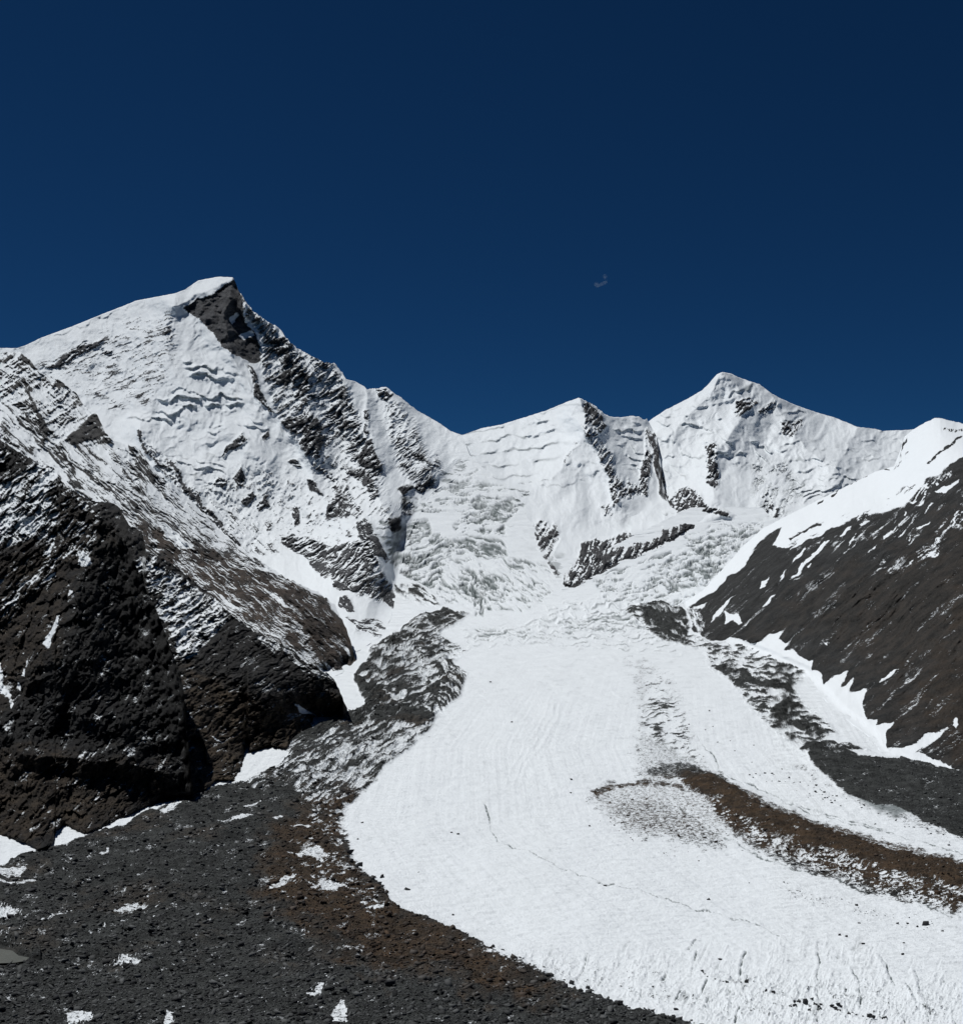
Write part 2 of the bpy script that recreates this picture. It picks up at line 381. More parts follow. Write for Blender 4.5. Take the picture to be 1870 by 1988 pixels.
def paint_ground(s):
    U, V = s.U, s.V
    k = (GY0/FOC).astype(f4)                    # metres per survey unit
    X, Y = gx.astype(f4), gy.astype(f4)
    # broad swells and wind-packed ripples of the glacier surface
    near = sstep(1230, 1500, V)
    s.rel += 5*fbm(X/90, Y/160, 11, 3)*near*(1.0/np.maximum(k*3, .6))
    s.rel += near*(1.4*fbm(X/14+Y/40, Y/6-X/30, 12, 4)+0.75*fbm(X/5+Y/12, Y/2.3-X/13, 14, 3))*np.clip(.35/k, .3, 1.3)
    s.rel += 1.5*fbm(U/60-V/40, V/6, 13, 4)
    fl = pl([(1180,1150),(1300,1080),(1450,1000),(1600,1020),(1800,1250),(2000,1600)], V)   # flow axis
    s.rel += .55*near*fbm((U-fl)/(7+.02*(V-1200)), V/130, 15, 4)
    s.dirt += (.11*sstep(.25, 1.0, fbm(U/22-V/30, V/4, 16, 4)+.4*fbm(U/90, V/50, 17, 2))).astype(f4)
    # flow bands near the middle
    for dx in (0, 14, 26):
        s.ridge([(1062+dx,1372),(1050+dx,1410),(1028+dx,1440),(1000+dx,1480),(985+dx,1520)], 5, .6)
    # pale wrinkles far up the tongue
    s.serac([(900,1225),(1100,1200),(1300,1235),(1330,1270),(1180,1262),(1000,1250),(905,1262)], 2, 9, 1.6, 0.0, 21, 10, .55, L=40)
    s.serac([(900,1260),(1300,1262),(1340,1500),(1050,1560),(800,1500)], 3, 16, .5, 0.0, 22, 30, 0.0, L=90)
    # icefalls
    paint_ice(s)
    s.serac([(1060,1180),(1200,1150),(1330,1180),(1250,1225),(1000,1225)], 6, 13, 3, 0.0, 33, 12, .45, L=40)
    s.ice(T(4, [(-20,290),(240,290),(440,230),(600,215),(640,300),(300,320),(0,330)]), .24, 2, 34, 3.4, 1.2, .8, 139)
    # left moraine
    lm0 = sstep(0, 12, s.sdf((slice(None), slice(None)), L_MOR))
    s.speck(L_MOR, 0.985, 14, 30, 7, 5, 2, 61, 4)
    hum = fbm(X/38+.3, Y/60, 62, 4); lm = sstep(0, 25, s.sdf((slice(None), slice(None)), L_MOR)) if False else None
    s.speck([(560,1460),(575,1410),(690,1385),(720,1350),(690,1320),(726,1265),(800,1204),(851,1187),(911,1192),(860,1234),(876,1289),(906,1312),(891,1350),
             (851,1389),(821,1430),(751,1485),(701,1545),(660,1590),(600,1560),(560,1520),(500,1530),(470,1520),(530,1490)], 0.56, 28, 34, 3.6, 6, 2.2, 63, 5)
    s.speck(T(3, [(1290,940),(1500,870),(1620,880),(1560,930),(1480,985),(1380,1010),(1160,1040),(1130,1010)]), 0.36, 26, 40, 3.4, 8, 2, 65, 5)
    M = lambda p: T(10, p)
    s.speck(M([(780,790),(900,860),(1200,1000),(1500,820),(1660,760),(1600,950),(1400,1130),(1200,1180),(900,1150),(480,1280),(300,1300),(480,1190),(700,1120),(880,1010)]), .86, 24, 28, 3.4, 5, 2.2, 64, 5)
    s.speck(M([(920,580),(1130,420),(1500,500),(1700,560),(1560,700),(1300,700),(900,720),(860,690)]), .46, 16, 24, 3, 5, 2.2, 164, 5)
    s.speck(M([(1480,680),(1560,680),(1680,760),(1640,900),(1500,1100),(1400,1120),(1480,900)]), .58, -35, 20, 3, 5, 2.0, 165, 4)
    s.speck(M([(1320,330),(1500,250),(1700,300),(1680,340),(1500,400),(1300,400),(1150,420)]), .70, 12, 22, 3.2, 4, 2.2, 166, 4)
    s.speck(M([(1030,80),(1200,60),(1400,110),(1480,240),(1340,250),(1200,170)]), .52, -25, 20, 3.6, 5, 2.2, 167, 4)
    s.blob(M([(1010,950),(1100,960),(1200,925),(1215,950),(1170,995),(1100,995)]), 0, .4, 5, 14, 3, 168, 3, True)
    s.blob(M([(1380,850),(1600,750),(1560,780),(1400,870)]), 0, .4, 22, 14, 2.5, 169, 2, True)
    s.blob(M([(1480,880),(1580,940),(1560,950),(1470,900)]), 0, .4, -30, 14, 2.5, 170, 2, True)
    s.blob(M([(1330,1060),(1440,1110),(1420,1115),(1330,1075)]), 0, .4, -25, 14, 2.5, 171, 2, True)
    s.speck([(600,1560),(665,1560),(690,1690),(770,1765),(720,1790),(640,1720),(590,1760),(560,1700),(600,1640)], 0.70, 8, 26, 3.4, 12, 2, 66, 5)
    s.blob(T(5, [(1115,335),(1180,320),(1230,308),(1285,345),(1220,352)]), 0, .4, 8, 14, 3, 71, 4, True)
    s.blob(T(5, [(1200,485),(1240,440),(1340,470),(1300,480),(1230,470)]), 0, .7, 8, 14, 3, 72, 4, True)
    s.blob(T(5, [(1405,570),(1440,545),(1500,548),(1460,568)]), 0, .4, 8, 14, 3, 73, 4, True)
    s.blob(T(5, [(430,770),(480,735),(555,750),(530,775)]), -2, .9, 65, 14, 3, 74, 5, True)
    s.blob(T(5, [(450,560),(520,520),(580,520),(540,550),(480,570)]), 0, .9, 20, 14, 3, 75, 5, True)
    s.blob(T(5, [(150,590),(220,575),(290,550),(240,580),(160,600)]), 0, .7, 20, 14, 3, 76, 4, True)
    s.blob(T(5, [(-40,545),(50,535),(85,545),(40,575),(-40,580)]), -2, .8, 60, 10, 3, 77, 6, True)
    s.blob(T(5, [(1285,960),(1300,910),(1330,895),(1345,940),(1355,993),(1290,993)]), 0, .5, 70, 14, 4, 78, 5, True)
    s.blob(T(5, [(268,960),(300,955),(350,975),(355,1000),(270,1000)]), 0, .7, 70, 14, 4, 79, 6, True)
    s.blob(T(5, [(635,1010),(650,970),(670,965),(672,1010)]), 0, .5, 70, 14, 4, 80, 5, True)
    s.blob(T(5, [(1195,885),(1230,850),(1290,835),(1240,870)]), 0, .8, 30, 14, 3, 81, 5, True)
    s.blob(T(5, [(850,200),(900,185),(980,180),(960,195),(880,203)]), 0, .5, 8, 14, 3, 82, 4, True)
    s.blob(T(5, [(945,150),(1010,125),(990,142)]), 0, .5, 20, 14, 3, 83, 4, True)
    s.blob(T(5, [(1060,205),(1090,195),(1100,208),(1070,212)]), 0, .4, 8, 14, 3, 84, 4, True)
    s.blob(T(5, [(1120,228),(1200,222),(1205,230),(1150,234)]), 0, .4, 8, 14, 3, 85, 3, True)
    s.blob(T(5, [(-60,395),(40,395),(100,380),(105,395),(60,415),(-60,418)]), 0, .5, 12, 14, 3, 86, 4, True)
    s.blob(T(5, [(-60,437),(60,437),(130,427),(140,435),(90,445),(-60,445)]), 0, .5, 8, 14, 3, 87, 3, True)
    s.blob(T(5, [(385,345),(425,332),(430,338),(400,350)]), 0, .4, 8, 14, 3, 88, 3, True)
    s.blob(T(5, [(1040,460),(1100,430),(1165,425),(1110,445),(1050,465)]), 0, .7, 15, 14, 3, 89, 4, True)
    s.blob(T(5, [(620,180),(660,150),(700,142),(690,160),(650,178)]), 0, .7, 15, 14, 3, 90, 4, True)
    s.brown += (.35*lm0*sstep(.1, .8, fbm(X/60, Y/110, 124, 4))).astype(f4)
    s.tint(T(5, [(1060,230),(1280,120),(1400,90),(1330,250),(1340,330),(1500,480),(1620,560),(1870,700),(2030,800),(2200,900),(1900,880),(1700,790),(1480,800),(1330,720),
                 (1080,560),(1000,470),(1040,330)]), .85, 'brown', 34, .35, 40)
    # hummocks of the dark moraine
    b = (slice(None), slice(None)); d = s.sdf(b, L_MOR); lm = sstep(-2, 22, d)
    s.rel += lm*(9*fbm(X/45, Y/75, 62, 3)+3.5*ridged(X/30+Y/120, Y/60, 69, 3)+1.6*fbm(X/11, Y/17, 67, 3)+0.9*fbm(X/3, Y/4.2, 68, 3))*np.clip(.30/k, .35, 1.3)
    s.ridge([(760,1775),(830,1792),(900,1822),(960,1866),(1040,1895),(1110,1930),(1200,1958),(1300,1990)], 34, 9)
    s.ridge([(100,1655),(180,1628),(300,1580),(430,1535)], 20, 5)
    # medial moraine
    s.grain(M_MOR, -.07, 16, 91)
    s.grain(T(4, [(540,380),(660,390),(740,470),(830,700),(900,860),(700,900),(560,860),(590,600)]), -.07, 24, 90)
    s.grain(T(4, [(620,440),(720,450),(760,600),(640,640)]), -.01, 16, 89)
    s.grain(T(4, [(590,860),(700,790),(800,800),(900,850),(1000,930),(900,960),(800,900),(700,880)]), .10, 14, 93)
    s.grain(T(4, [(410,910),(520,880),(700,870),(780,890),(800,920),(640,905),(520,915),(450,960)]), .12, 9, 94)
    s.grain(T(4, [(430,950),(650,920),(850,1000),(1000,1130),(900,1160),(700,1120),(560,1080)]), -.01, 20, 92)
    s.grain(T(4, [(850,960),(1040,1060),(1250,1180),(1500,1280),(1870,1370),(2200,1440),(2200,1500),(1870,1420),(1500,1320),(1200,1230),(980,1120)]), .04, 18, 97)
    s.grain(T(4, [(620,700),(640,480),(715,460),(790,690),(760,740),(660,760)]), -.02, 20, 98)
    s.speck(T(4, [(640,460),(710,450),(740,560),(640,580)]), .22, 12, 20, 2.2, 12, .8, 96, 4)
    s.speck(T(4, [(610,660),(640,560),(760,560),(800,690),(840,790),(740,740),(640,700)]), .34, 12, 22, 2.6, 14, 1.0, 99, 4)
    s.speck(T(4, [(770,860),(830,840),(930,875),(1000,930),(1100,975),(1200,1020),(1300,1060),(1450,1110),(1600,1160),(1740,1185),(1870,1210),(2200,1270),(2200,1400),
                  (1870,1300),(1700,1265),(1560,1225),(1400,1165),(1250,1120),(1120,1080),(1000,1010),(880,950),(800,890)]), .985, 10, 14, 3, 10, 3, 95, 4)
    s.speck(T(4, [(900,950),(1000,1010),(1120,1080),(1400,1165),(1700,1265),(2200,1400),(2200,1500),(1870,1385),(1650,1345),(1450,1290),(1250,1210),(1060,1120),(920,1020)]), .62, 12, 9, 2.2, 14, 1.2, 96, 5)
    s.ridge(T(4, [(790,860),(950,930),(1100,1000),(1250,1065),(1450,1145),(1700,1215),(1900,1255),(2200,1320)]), 34, 9)
    s.tint(T(4, [(400,900),(780,860),(900,860),(1200,1000),(1870,1190),(2200,1270),(2200,1460),(1870,1400),(1400,1250),(1000,1110),(560,1080)]), .9, 'brown', 14, .1)
    # right moraine and the debris hummocks beside it
    s.speck(R_MOR, 0.995, -10, 14, 3, 5, 3, 101, 4)
    s.ridge([(1590,1475),(1680,1500),(1780,1520),(1870,1545),(2080,1600)], 42, 12)
    s.grain(T(4, [(1330,870),(1500,965),(1700,1020),(1870,1090),(2200,1180),(2200,1230),(1870,1130),(1650,1060),(1480,1000),(1350,910),(1200,830),(1120,800),(1250,790)]), -.05, 16, 103)
    s.tint(T(4, [(1430,930),(1600,985),(1700,990),(1690,1030),(1560,1010)]), .7, 'dirt', 8, .3)
    s.speck(H_DEB, 0.44, 4, 22, 3.4, 8, 2.2, 105, 5)
    s.speck(T(4, [(610,215),(660,185),(780,210),(800,300),(790,345),(700,335),(640,260)]), 0.86, -25, 20, 5, 6, 2.5, 106, 5)
    s.speck(T(4, [(900,440),(960,425),(1020,450),(1100,490),(1200,500),(1190,530),(1080,520),(980,480)]), 0.9, 8, 20, 5, 5, 3, 107, 5)
    s.speck(T(4, [(1120,600),(1170,560),(1240,590),(1200,640),(1300,670),(1380,690),(1280,700),(1150,650)]), 0.85, 8, 20, 5, 5, 3, 108, 5)
    s.speck(T(4, [(1230,765),(1290,735),(1430,740),(1490,770),(1290,775)]), 0.85, 4, 20, 5, 4, 3, 109, 5)
    # melt cracks
    for pts, wd in ((T(6, [(10,140),(30,210),(60,285),(120,315),(190,330),(260,370),(370,413),(470,455),(560,465),(660,500),(750,525),(830,555),(940,580),(1030,605),(1150,655)]), 1.5),
                    (T(6, [(770,150),(880,240),(1000,300),(1090,350),(1220,398),(1350,430),(1450,470),(1600,495),(1750,545),(1870,590)]), 2.2),
                    (T(4, [(835,705),(900,780),(930,840),(1050,900),(1150,945),(1200,980),(1350,1020),(1450,1060),(1600,1090),(1750,1130),(1870,1175)]), 1.5),
                    (T(4, [(1180,970),(1300,990),(1420,1035),(1560,1075)]), 1.2)):
        s.crack(pts, wd+1.2, .62, 2)
    for pts in ([(835,705),(825,760),(805,800)],[(870,820),(845,880),(830,900)],[(885,885),(865,930)],[(1025,715),(1005,770),(1010,830)],[(1030,800),(1015,860)],
                [(1305,680),(1310,740),(1300,850),(1305,940),(1300,996)],[(1680,770),(1700,850),(1720,900),(1735,990)],[(1640,830),(1670,870),(1720,930)],
                [(1730,880),(1740,930),(1745,960)],[(1415,850),(1410,900),(1425,940)],[(1550,720),(1580,790),(1610,840)],[(1440,770),(1470,830),(1475,920)],
                [(1000,930),(985,990)],[(965,900),(965,950)],[(410,730),(390,790),(360,820)],[(715,800),(700,820)],[(1640,960),(1645,1000)],[(1830,940),(1840,1000)],[(830,660),(800,700)],
                [(770,850),(755,895)],[(625,850),(600,900)]):
        s.crack(T(6, pts), 2.6, .85, 4.5)
        q = T(6, pts); s.ridge([(p[0]-6, p[1]+1) for p in q], 6, 1.3)
    s.line(T(6, [(840,795),(950,825),(1010,850),(1080,860),(1130,885),(1230,920),(1330,950),(1420,960),(1500,985),(1560,1010)]), 5, 2, .45, 111, -20, 7, 2.5)
    s.line(T(6, [(1250,920),(1350,945),(1440,975),(1520,1000)]), 9, 2, .5, 112, -20, 7, 3)
    s.speck(T(6, [(0,730),(200,720),(700,760),(900,800),(1200,900),(1550,1000),(900,1000),(400,860)]), 0.06, 30, 9, 2.5, 20, 1.8, 113, 4)
    s.speck(T(6, [(900,760),(1870,850),(1870,1010),(900,1010)]), 0.05, 50, 8, 3, 30, 2.2, 114, 4)
    s.speck(T(6, [(1100,440),(1300,470),(1700,560),(1870,600),(1870,640),(1500,590),(1200,530)]), 0.10, 0, 6, 2, 14, .6, 115, 3)
    s.speck(T(5, [(-60,650),(0,655),(40,660),(125,712),(125,728),(60,716),(0,690),(-60,690)]), .80, 60, 12, 2.5, 3, .6, 117, 4)
    s.ridge(T(5, [(-60,648),(20,645),(60,672),(130,712)]), 9, 2)
    s.grain([(p[0]+(14 if 600 < p[0] < 1000 and p[1] < 1700 and p[0] > 640 else 0), p[1]) for p in L_MOR], -.10, 14, 118)
    # jagged little ice ribs along the near edge of the tongue
    bb = s._box(T(6, [(0,640),(1900,1010)]), 0); m = sstep(-30, 40, s.sdf(bb, T(6, [(60,760),(300,690),(760,690),(1200,650),(1900,700),(1900,1060),(500,1060),(120,830)])))
    x, y = s.rot(bb, 68, 60, 17, 1); gt = sstep(-.3, .45, fbm(x*1.1, y*.5, 120, 3)); rg = ridged(x+.4*fbm(x*2, y, 122, 2), y, 121, 4, .6)
    s.rel[bb] += m*gt*3.0*rg; s.dirt[bb] = np.maximum(s.dirt[bb], m*gt*.55*sstep(.15, -.35, rg))  # troughs greyed to paint in the shade between ribs
    s.grain(T(4, [(760,830),(930,835),(1000,900),(1200,990),(1450,1080),(1740,1155),(1870,1185),(2200,1250),(2200,1290),(1870,1230),(1450,1130),(1000,960),(820,900)]), .06, 10, 119)

paint_ground(G)
POND = T(5, [(-120,715),(0,700),(50,708),(75,728),(115,735),(100,748),(60,755),(0,757),(-120,760)])
pd = G.sdf((slice(None), slice(None)), POND, warp=False)
pz = 0.0
Gz = gz+G.rel*GY0/FOC
sel = pd > 0
WZ = float(np.mean(gz[sel]))+0.5
Gz = np.where(pd > -3, np.minimum(Gz, WZ-1.0), Gz)
sh_ = (pd > -22) & (pd <= -3) & (GV < 1865); Gz = np.where(sh_, np.maximum(Gz, WZ+0.6+2.2*sstep(3, 14, -pd)), Gz)
G.X, G.Y, G.Z = gx, gy, Gz
def region_id():
    b = (slice(None), slice(None)); idm = np.zeros(GU.shape, np.int8)
    for i, p in ((4, H_DEB), (3, R_MOR), (2, M_MOR), (1, L_MOR)):
        idm[G.sdf(b, p)+2.5*fbm(GU/7, GV/4, 77+i, 3) > 0] = i
    return idm
GID = region_id()
gmat = terrain_mat('snow_and_debris', .45, (.010,.011,.011), (.060,.065,.064), (.018,.012,.007), (.078,.053,.033), bump=.7, edge=.30, sbump=.7)
co = np.stack([gx, gy, Gz], -1).reshape(-1, 3); qd = grid_quads(*GU.shape); ms = mask_of(G).reshape(-1, 4)
qid = GID.reshape(-1)[qd[:, 2]]
def sub_mesh(name, sel, mat):
    q = qd[sel]; used, inv = np.unique(q, return_inverse=True)
    return mesh_from(name, co[used], inv.reshape(q.shape), mat, ms[used])
set_obj(sub_mesh('glacier', qid == 0, gmat), 'long white snow covered glacier tongue winding down the valley floor', 'glacier', 'structure')
set_obj(sub_mesh('moraine', qid == 1, gmat), 'broad dark grey and brown rubble moraine filling the lower left', 'moraine', 'structure')
set_obj(sub_mesh('moraine', qid == 2, gmat), 'curving brown medial moraine lying on the white glacier', 'moraine', 'structure')
set_obj(sub_mesh('moraine', qid == 3, gmat), 'dark grey rubble mound at the foot of the brown scree slope', 'moraine', 'structure')
set_obj(sub_mesh('moraine', qid == 4, gmat), 'broken black debris hummocks strung along the snow beside the scree slope', 'moraine', 'structure')

# ------------------------------------------------------------------ mountains
def mountain(name, label, u0, u1, crest, base, ctrl, paint, mat, step=STEP, jag=None, fine=1.0, float_base=False, relk=1.0, bk=1.0, crag=1.0, cang=30, expo=0.5, rf=1.0, side=14.0, blk=.6, lo=None, hi=None):
    c = spread(u0, u1, step, lo, hi); vt = pl(crest, c); vb = np.maximum(pl(base, c), vt+4)
    nr = max(60, int((vb-vt).max()/step))
    t = np.linspace(0, 1, nr)[:, None]; V = vt[None]+(vb-vt)[None]*t
    if jag is not None: V = V+(pl(jag, c)*(fbm(c/9, c*0+3.1, 5, 4)+.4*fbm(c/3, c*0+8.3, 6, 2)))[None]*np.exp(-(V-vt[None])/8)*sstep(0, 20, vb-vt)[None]
    U = np.broadcast_to(c[None], V.shape).copy()
    bu = np.linspace(max(u0, min(p[0] for p in base)), u1, 80); bv = pl(base, bu)
    pts = list(ctrl)
    if not float_base: pts += [(a, b_, Yg(a, b_)) for a, b_ in zip(bu, bv)]
    tps = TPS(pts)
    lu = np.arange(U.min()-10, U.max()+25, 12.0); lv = np.arange(V.min()-20, V.max()+35, 10.0)
    Y0 = lookup(tps(*np.meshgrid(lu, lv)), lu, lv, U, V)
    s = Sheet(U, V); s.rf = rf; paint(s)
    U_, V_ = s.U, s.V; ca, sa = math.cos(math.radians(cang)), math.sin(math.radians(cang))
    xr = U_*ca-V_*sa; yr = U_*sa+V_*ca; wv_ = 7*fbm(U_/35, V_/35, 303, 3)
    mx = s.mix; m2 = mx.copy()
    cr = ridged((xr+wv_)/34, (yr+wv_)/15, 304, 6, .62)+.55*fbm(xr/11, (yr+wv_*.5)/5.5, 305, 5, .7)
    s.rel += crag*mx*5.0*cr
    mb = np.maximum(mx, sstep(-.1, .3, s.rock))
    s.rel += blk*mb*(7.5*blocks((xr+wv_*1.6)/30, (yr+wv_)/15, 311)+3.4*blocks((xr+wv_)/12+7, (yr+wv_*1.2)/6.5, 312)+(12*blocks((xr+wv_*2)/62, (yr-wv_)/40, 313) if blk > 1.2 else 0))
    s.rel += fine*(1.7*fbm(U_/16, V_/13, 301, 5, .6)+13*fbm(U_/62, V_/70, 302, 3)+9*np.clip(ridged((U_+wv_*2+V_*.25)/44, (V_+wv_)/60, 306, 4, .5), -.2, 1))
    g = np.zeros_like(s.rel); g[1:-1] = -(s.rel[2:]-s.rel[:-2])/np.maximum(V[2:]-V[:-2], .8)
    s.rock = s.rock+(mx*.26*np.clip(g/1.6, -1.2, 1.6)+(1-mx)*.30*np.clip((g-2.2)/2, 0, 1.5)*expo).astype(f4)
    db = s.sdf((slice(None), slice(None)), sorted(base), False, False)
    wb = sstep(0, side*1.6, db); Y0 = np.exp(np.log(Y0)*wb+np.log(Yg(U, V))*(1-wb))
    fb = sstep(0, side, db)*sstep(0, 6, vb[None]-V)   # rest on the valley floor at the foot
    Y = Y0-s.rel*fb*relk*Y0/FOC
    x, y, z = world(U, V, Y)
    x0, y0, z0 = x[0], y[0], z[0]; u1_ = y0/FOC
    back = [(6*bk, 2.0), (20*bk, 12), (60*bk, 50), (160*bk, 190)]
    X = [x0+(x0/y0)*a*u1_ for a, _ in back][::-1]; Yb = [y0+a*u1_ for a, _ in back][::-1]; Z = [z0-b_*u1_ for _, b_ in back][::-1]
    X = np.vstack(X+[x, x[-1:]]); YY = np.vstack(Yb+[y, y[-1:]+0]); ZZ = np.vstack(Z+[z, z[-1:]-40*y[-1:]/FOC])
    mk = mask_of(s); mk = np.concatenate([np.repeat(mk[:1], 4, 0), mk, mk[-1:]], 0)
    o = mesh_from(name, np.stack([X, YY, ZZ], -1).reshape(-1, 3), grid_quads(*X.shape), mat, mk.reshape(-1, 4))
    s.X, s.Y, s.Z = x, y, z
    set_obj(o, label, 'mountain', 'structure')
    return s

# far right snow peak
def paint_C(s):
    R = lambda p: T(2, p)
    s.ridge(R([(1030,107),(1085,160),(1110,230),(1060,330),(1010,380),(990,470),(1000,540)]), 70, 26)
    s.ridge(R([(1200,180),(1260,300),(1330,380),(1400,440)]), 60, 20)
    s.ridge(R([(1030,107),(980,200),(900,260),(860,330)]), 50, 14)
    s.ridge(R([(1500,300),(1450,400),(1400,480)]), 50, 12)
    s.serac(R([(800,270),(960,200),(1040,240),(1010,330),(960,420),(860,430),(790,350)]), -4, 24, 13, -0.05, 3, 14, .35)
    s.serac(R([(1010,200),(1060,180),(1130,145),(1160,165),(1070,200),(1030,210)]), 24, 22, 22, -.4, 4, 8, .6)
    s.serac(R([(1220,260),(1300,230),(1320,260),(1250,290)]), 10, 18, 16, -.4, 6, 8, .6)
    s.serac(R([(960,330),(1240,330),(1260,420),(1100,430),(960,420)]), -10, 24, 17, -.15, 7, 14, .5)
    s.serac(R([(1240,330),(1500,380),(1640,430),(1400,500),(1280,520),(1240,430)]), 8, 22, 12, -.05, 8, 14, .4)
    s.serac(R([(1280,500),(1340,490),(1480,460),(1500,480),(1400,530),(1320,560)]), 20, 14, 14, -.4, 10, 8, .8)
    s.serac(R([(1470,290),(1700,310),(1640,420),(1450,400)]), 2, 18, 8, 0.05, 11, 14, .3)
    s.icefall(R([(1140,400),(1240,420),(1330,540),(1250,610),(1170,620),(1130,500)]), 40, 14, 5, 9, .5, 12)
    s.speck(R([(1075,215),(1140,190),(1150,210),(1100,255),(1075,260)]), .62, 40, 14, 3, 5, 8, 13)
    s.speck(R([(1150,240),(1210,205),(1230,225),(1180,260)]), .35, 40, 14, 3, 6, 6, 14)
    s.speck(R([(1230,280),(1310,265),(1320,290),(1270,330),(1235,320)]), .45, 60, 10, 3, 6, 7, 15)
    s.speck(R([(975,370),(1010,350),(1020,480),(1010,515),(975,490)]), .55, 65, 12, 4, 5, 12, 16)
    s.speck(R([(830,560),(890,510),(940,520),(990,580),(1050,590),(1060,610),(940,600),(870,590)]), .62, 60, 10, 4, 6, 12, 17)
    s.line([(1258,825),(1270,870),(1282,920),(1294,975)], 5, 4, .75, 26, 70, 12, 4)
    s.speck(R([(1160,560),(1180,500),(1210,560),(1250,590),(1210,620),(1160,610)]), .30, 70, 10, 4, 6, 10, 18)
    s.serac(R([(800,430),(860,440),(980,480),(980,600),(860,590),(790,540)]), -50, 30, 10, .1, 19, 12, .3)
mC = terrain_mat('far_snow', 2.9, bump=.7, edge=.28)
sC = mountain('mountain', 'pointed white snow peak with broken ice cliffs behind the right slope', 1225, 1960,
    T(2, [(700,330),(760,290),(785,270),(830,240),(900,205),(960,170),(985,145),(1010,115),(1030,107),(1060,112),(1085,125),(1130,140),(1160,150),(1200,180),(1225,195),
          (1280,220),(1350,245),(1420,265),(1470,285),(1500,298),(1560,305),(1590,312),(1640,310),(1690,308),(1720,300),(1900,320),(2100,340)]),
    [(1225,1040),(1344,1024),(1400,1012),(1485,1016),(1560,1010),(1700,1010),(1960,1010)],
    [(1240,830,6500),(1405,724,7100),(1530,780,7000),(1670,828,6900),(1840,840,6900),(1960,850,6900),(1400,880,5900),(1600,900,5900),(1300,920,5620),(1800,930,5800),(1262,830,6400),(1280,870,6050),(1288,920,5650),(1295,960,5350)],
    paint_C, mC, rf=3.6, crag=1.2, cang=60, fine=1.1, jag=[(1225,.6),(1960,.6)])

# central peak
def paint_B(s):
    R = lambda p: T(2, p)
    paint_ice(s)
    s.ridge(R([(530,196),(550,260),(570,330),(620,420),(650,500),(670,560)]), 55, 26)
    s.ridge(R([(530,196),(500,260),(560,310),(530,350),(490,400),(440,480)]), 45, 12)
    s.ridge(R([(545,430),(520,470),(520,560)]), 60, 10)
    s.ridge(R([(745,262),(770,330),(785,400),(760,480),(765,540)]), 24, 3)
    s.serac(R([(60,330),(200,300),(420,240),(520,220),(500,300),(450,400),(350,480),(120,480)]), 8, 24, 12, -.05, 3, 20, .5, L=90, wob=.45)
    s.serac(R([(340,280),(430,245),(440,300),(340,330)]), 10, 20, 8, 0, 4, 14, .3)
    s.serac(R([(480,420),(560,400),(600,440),(580,470),(540,430),(500,440)]), 10, 22, 10, -.2, 5, 10, .5)
    s.serac(R([(640,280),(740,275),(760,370),(740,470),(690,420)]), -10, 18, 14, -.25, 6, 10, .5)
    s.serac(R([(280,640),(340,610),(380,640),(340,665)]), 6, 14, 9, -.4, 7, 8, .6)
    s.serac(R([(780,650),(830,600),(880,600),(920,640),(800,670)]), 12, 16, 14, -.4, 8, 8, .55)
    s.serac(R([(400,480),(560,480),(520,500),(400,510)]), 6, 16, 6, -.2, 9, 8, .5)
    s.speck(R([(540,215),(560,205),(610,245),(625,290),(600,330),(560,290)]), .62, 55, 14, 4, 4, 10, 11)
    s.speck(R([(545,290),(575,290),(620,350),(650,400),(660,460),(700,500),(720,540),(680,545),(640,480),(600,400),(560,340)]), .42, 60, 18, 4, 6, 10, 12)
    s.speck(R([(630,480),(660,470),(680,550),(650,580),(635,540)]), .5, 70, 14, 4, 4, 8, 13)
    s.speck(R([(740,470),(760,380),(785,390),(785,420),(770,480),(770,545),(700,520),(705,480),(740,500)]), .62, 70, 14, 4, 4, 12, 14)
    s.speck(R([(760,300),(778,300),(780,370),(760,370)]), .5, 80, 14, 4, 4, 8, 15)
    s.speck(R([(768,300),(796,300),(812,380),(835,560),(812,545),(796,440)]), .66, 68, 16, 4, 4, 6, 21)
    s.speck(R([(470,405),(510,350),(530,340),(500,400),(470,440)]), .35, 55, 14, 3, 6, 4, 16)
    s.blob(R([(480,855),(500,800),(530,770),(545,710),(570,700),(590,690),(610,700),(680,690),(700,670),(720,680),(760,690),(790,680),(815,640),(850,625),(925,635),
              (930,650),(880,670),(840,700),(790,730),(740,745),(700,760),(650,785),(610,800),(600,830),(560,830),(510,862)]), 18, .5, 75, 20, 5, 17, 6)
    s.speck(R([(480,855),(545,705),(815,640),(925,635),(925,655),(610,815),(510,862)]), .78, 72, 26, 5.5, 4, 10, 18, 4)
    s.speck(R([(365,640),(400,620),(460,640),(465,690),(430,760),(470,820),(430,810),(390,720)]), .50, 55, 20, 4.5, 5, 10, 19)
    s.speck(R([(600,580),(640,570),(650,610),(620,610)]), .3, 60, 10, 3, 5, 4, 20)
    s.tint(R([(350,750),(470,750),(470,840),(430,830)]), .4, 'dirt', 8)
mB = terrain_mat('mid_snow', 2.3, bump=.7, edge=.28)
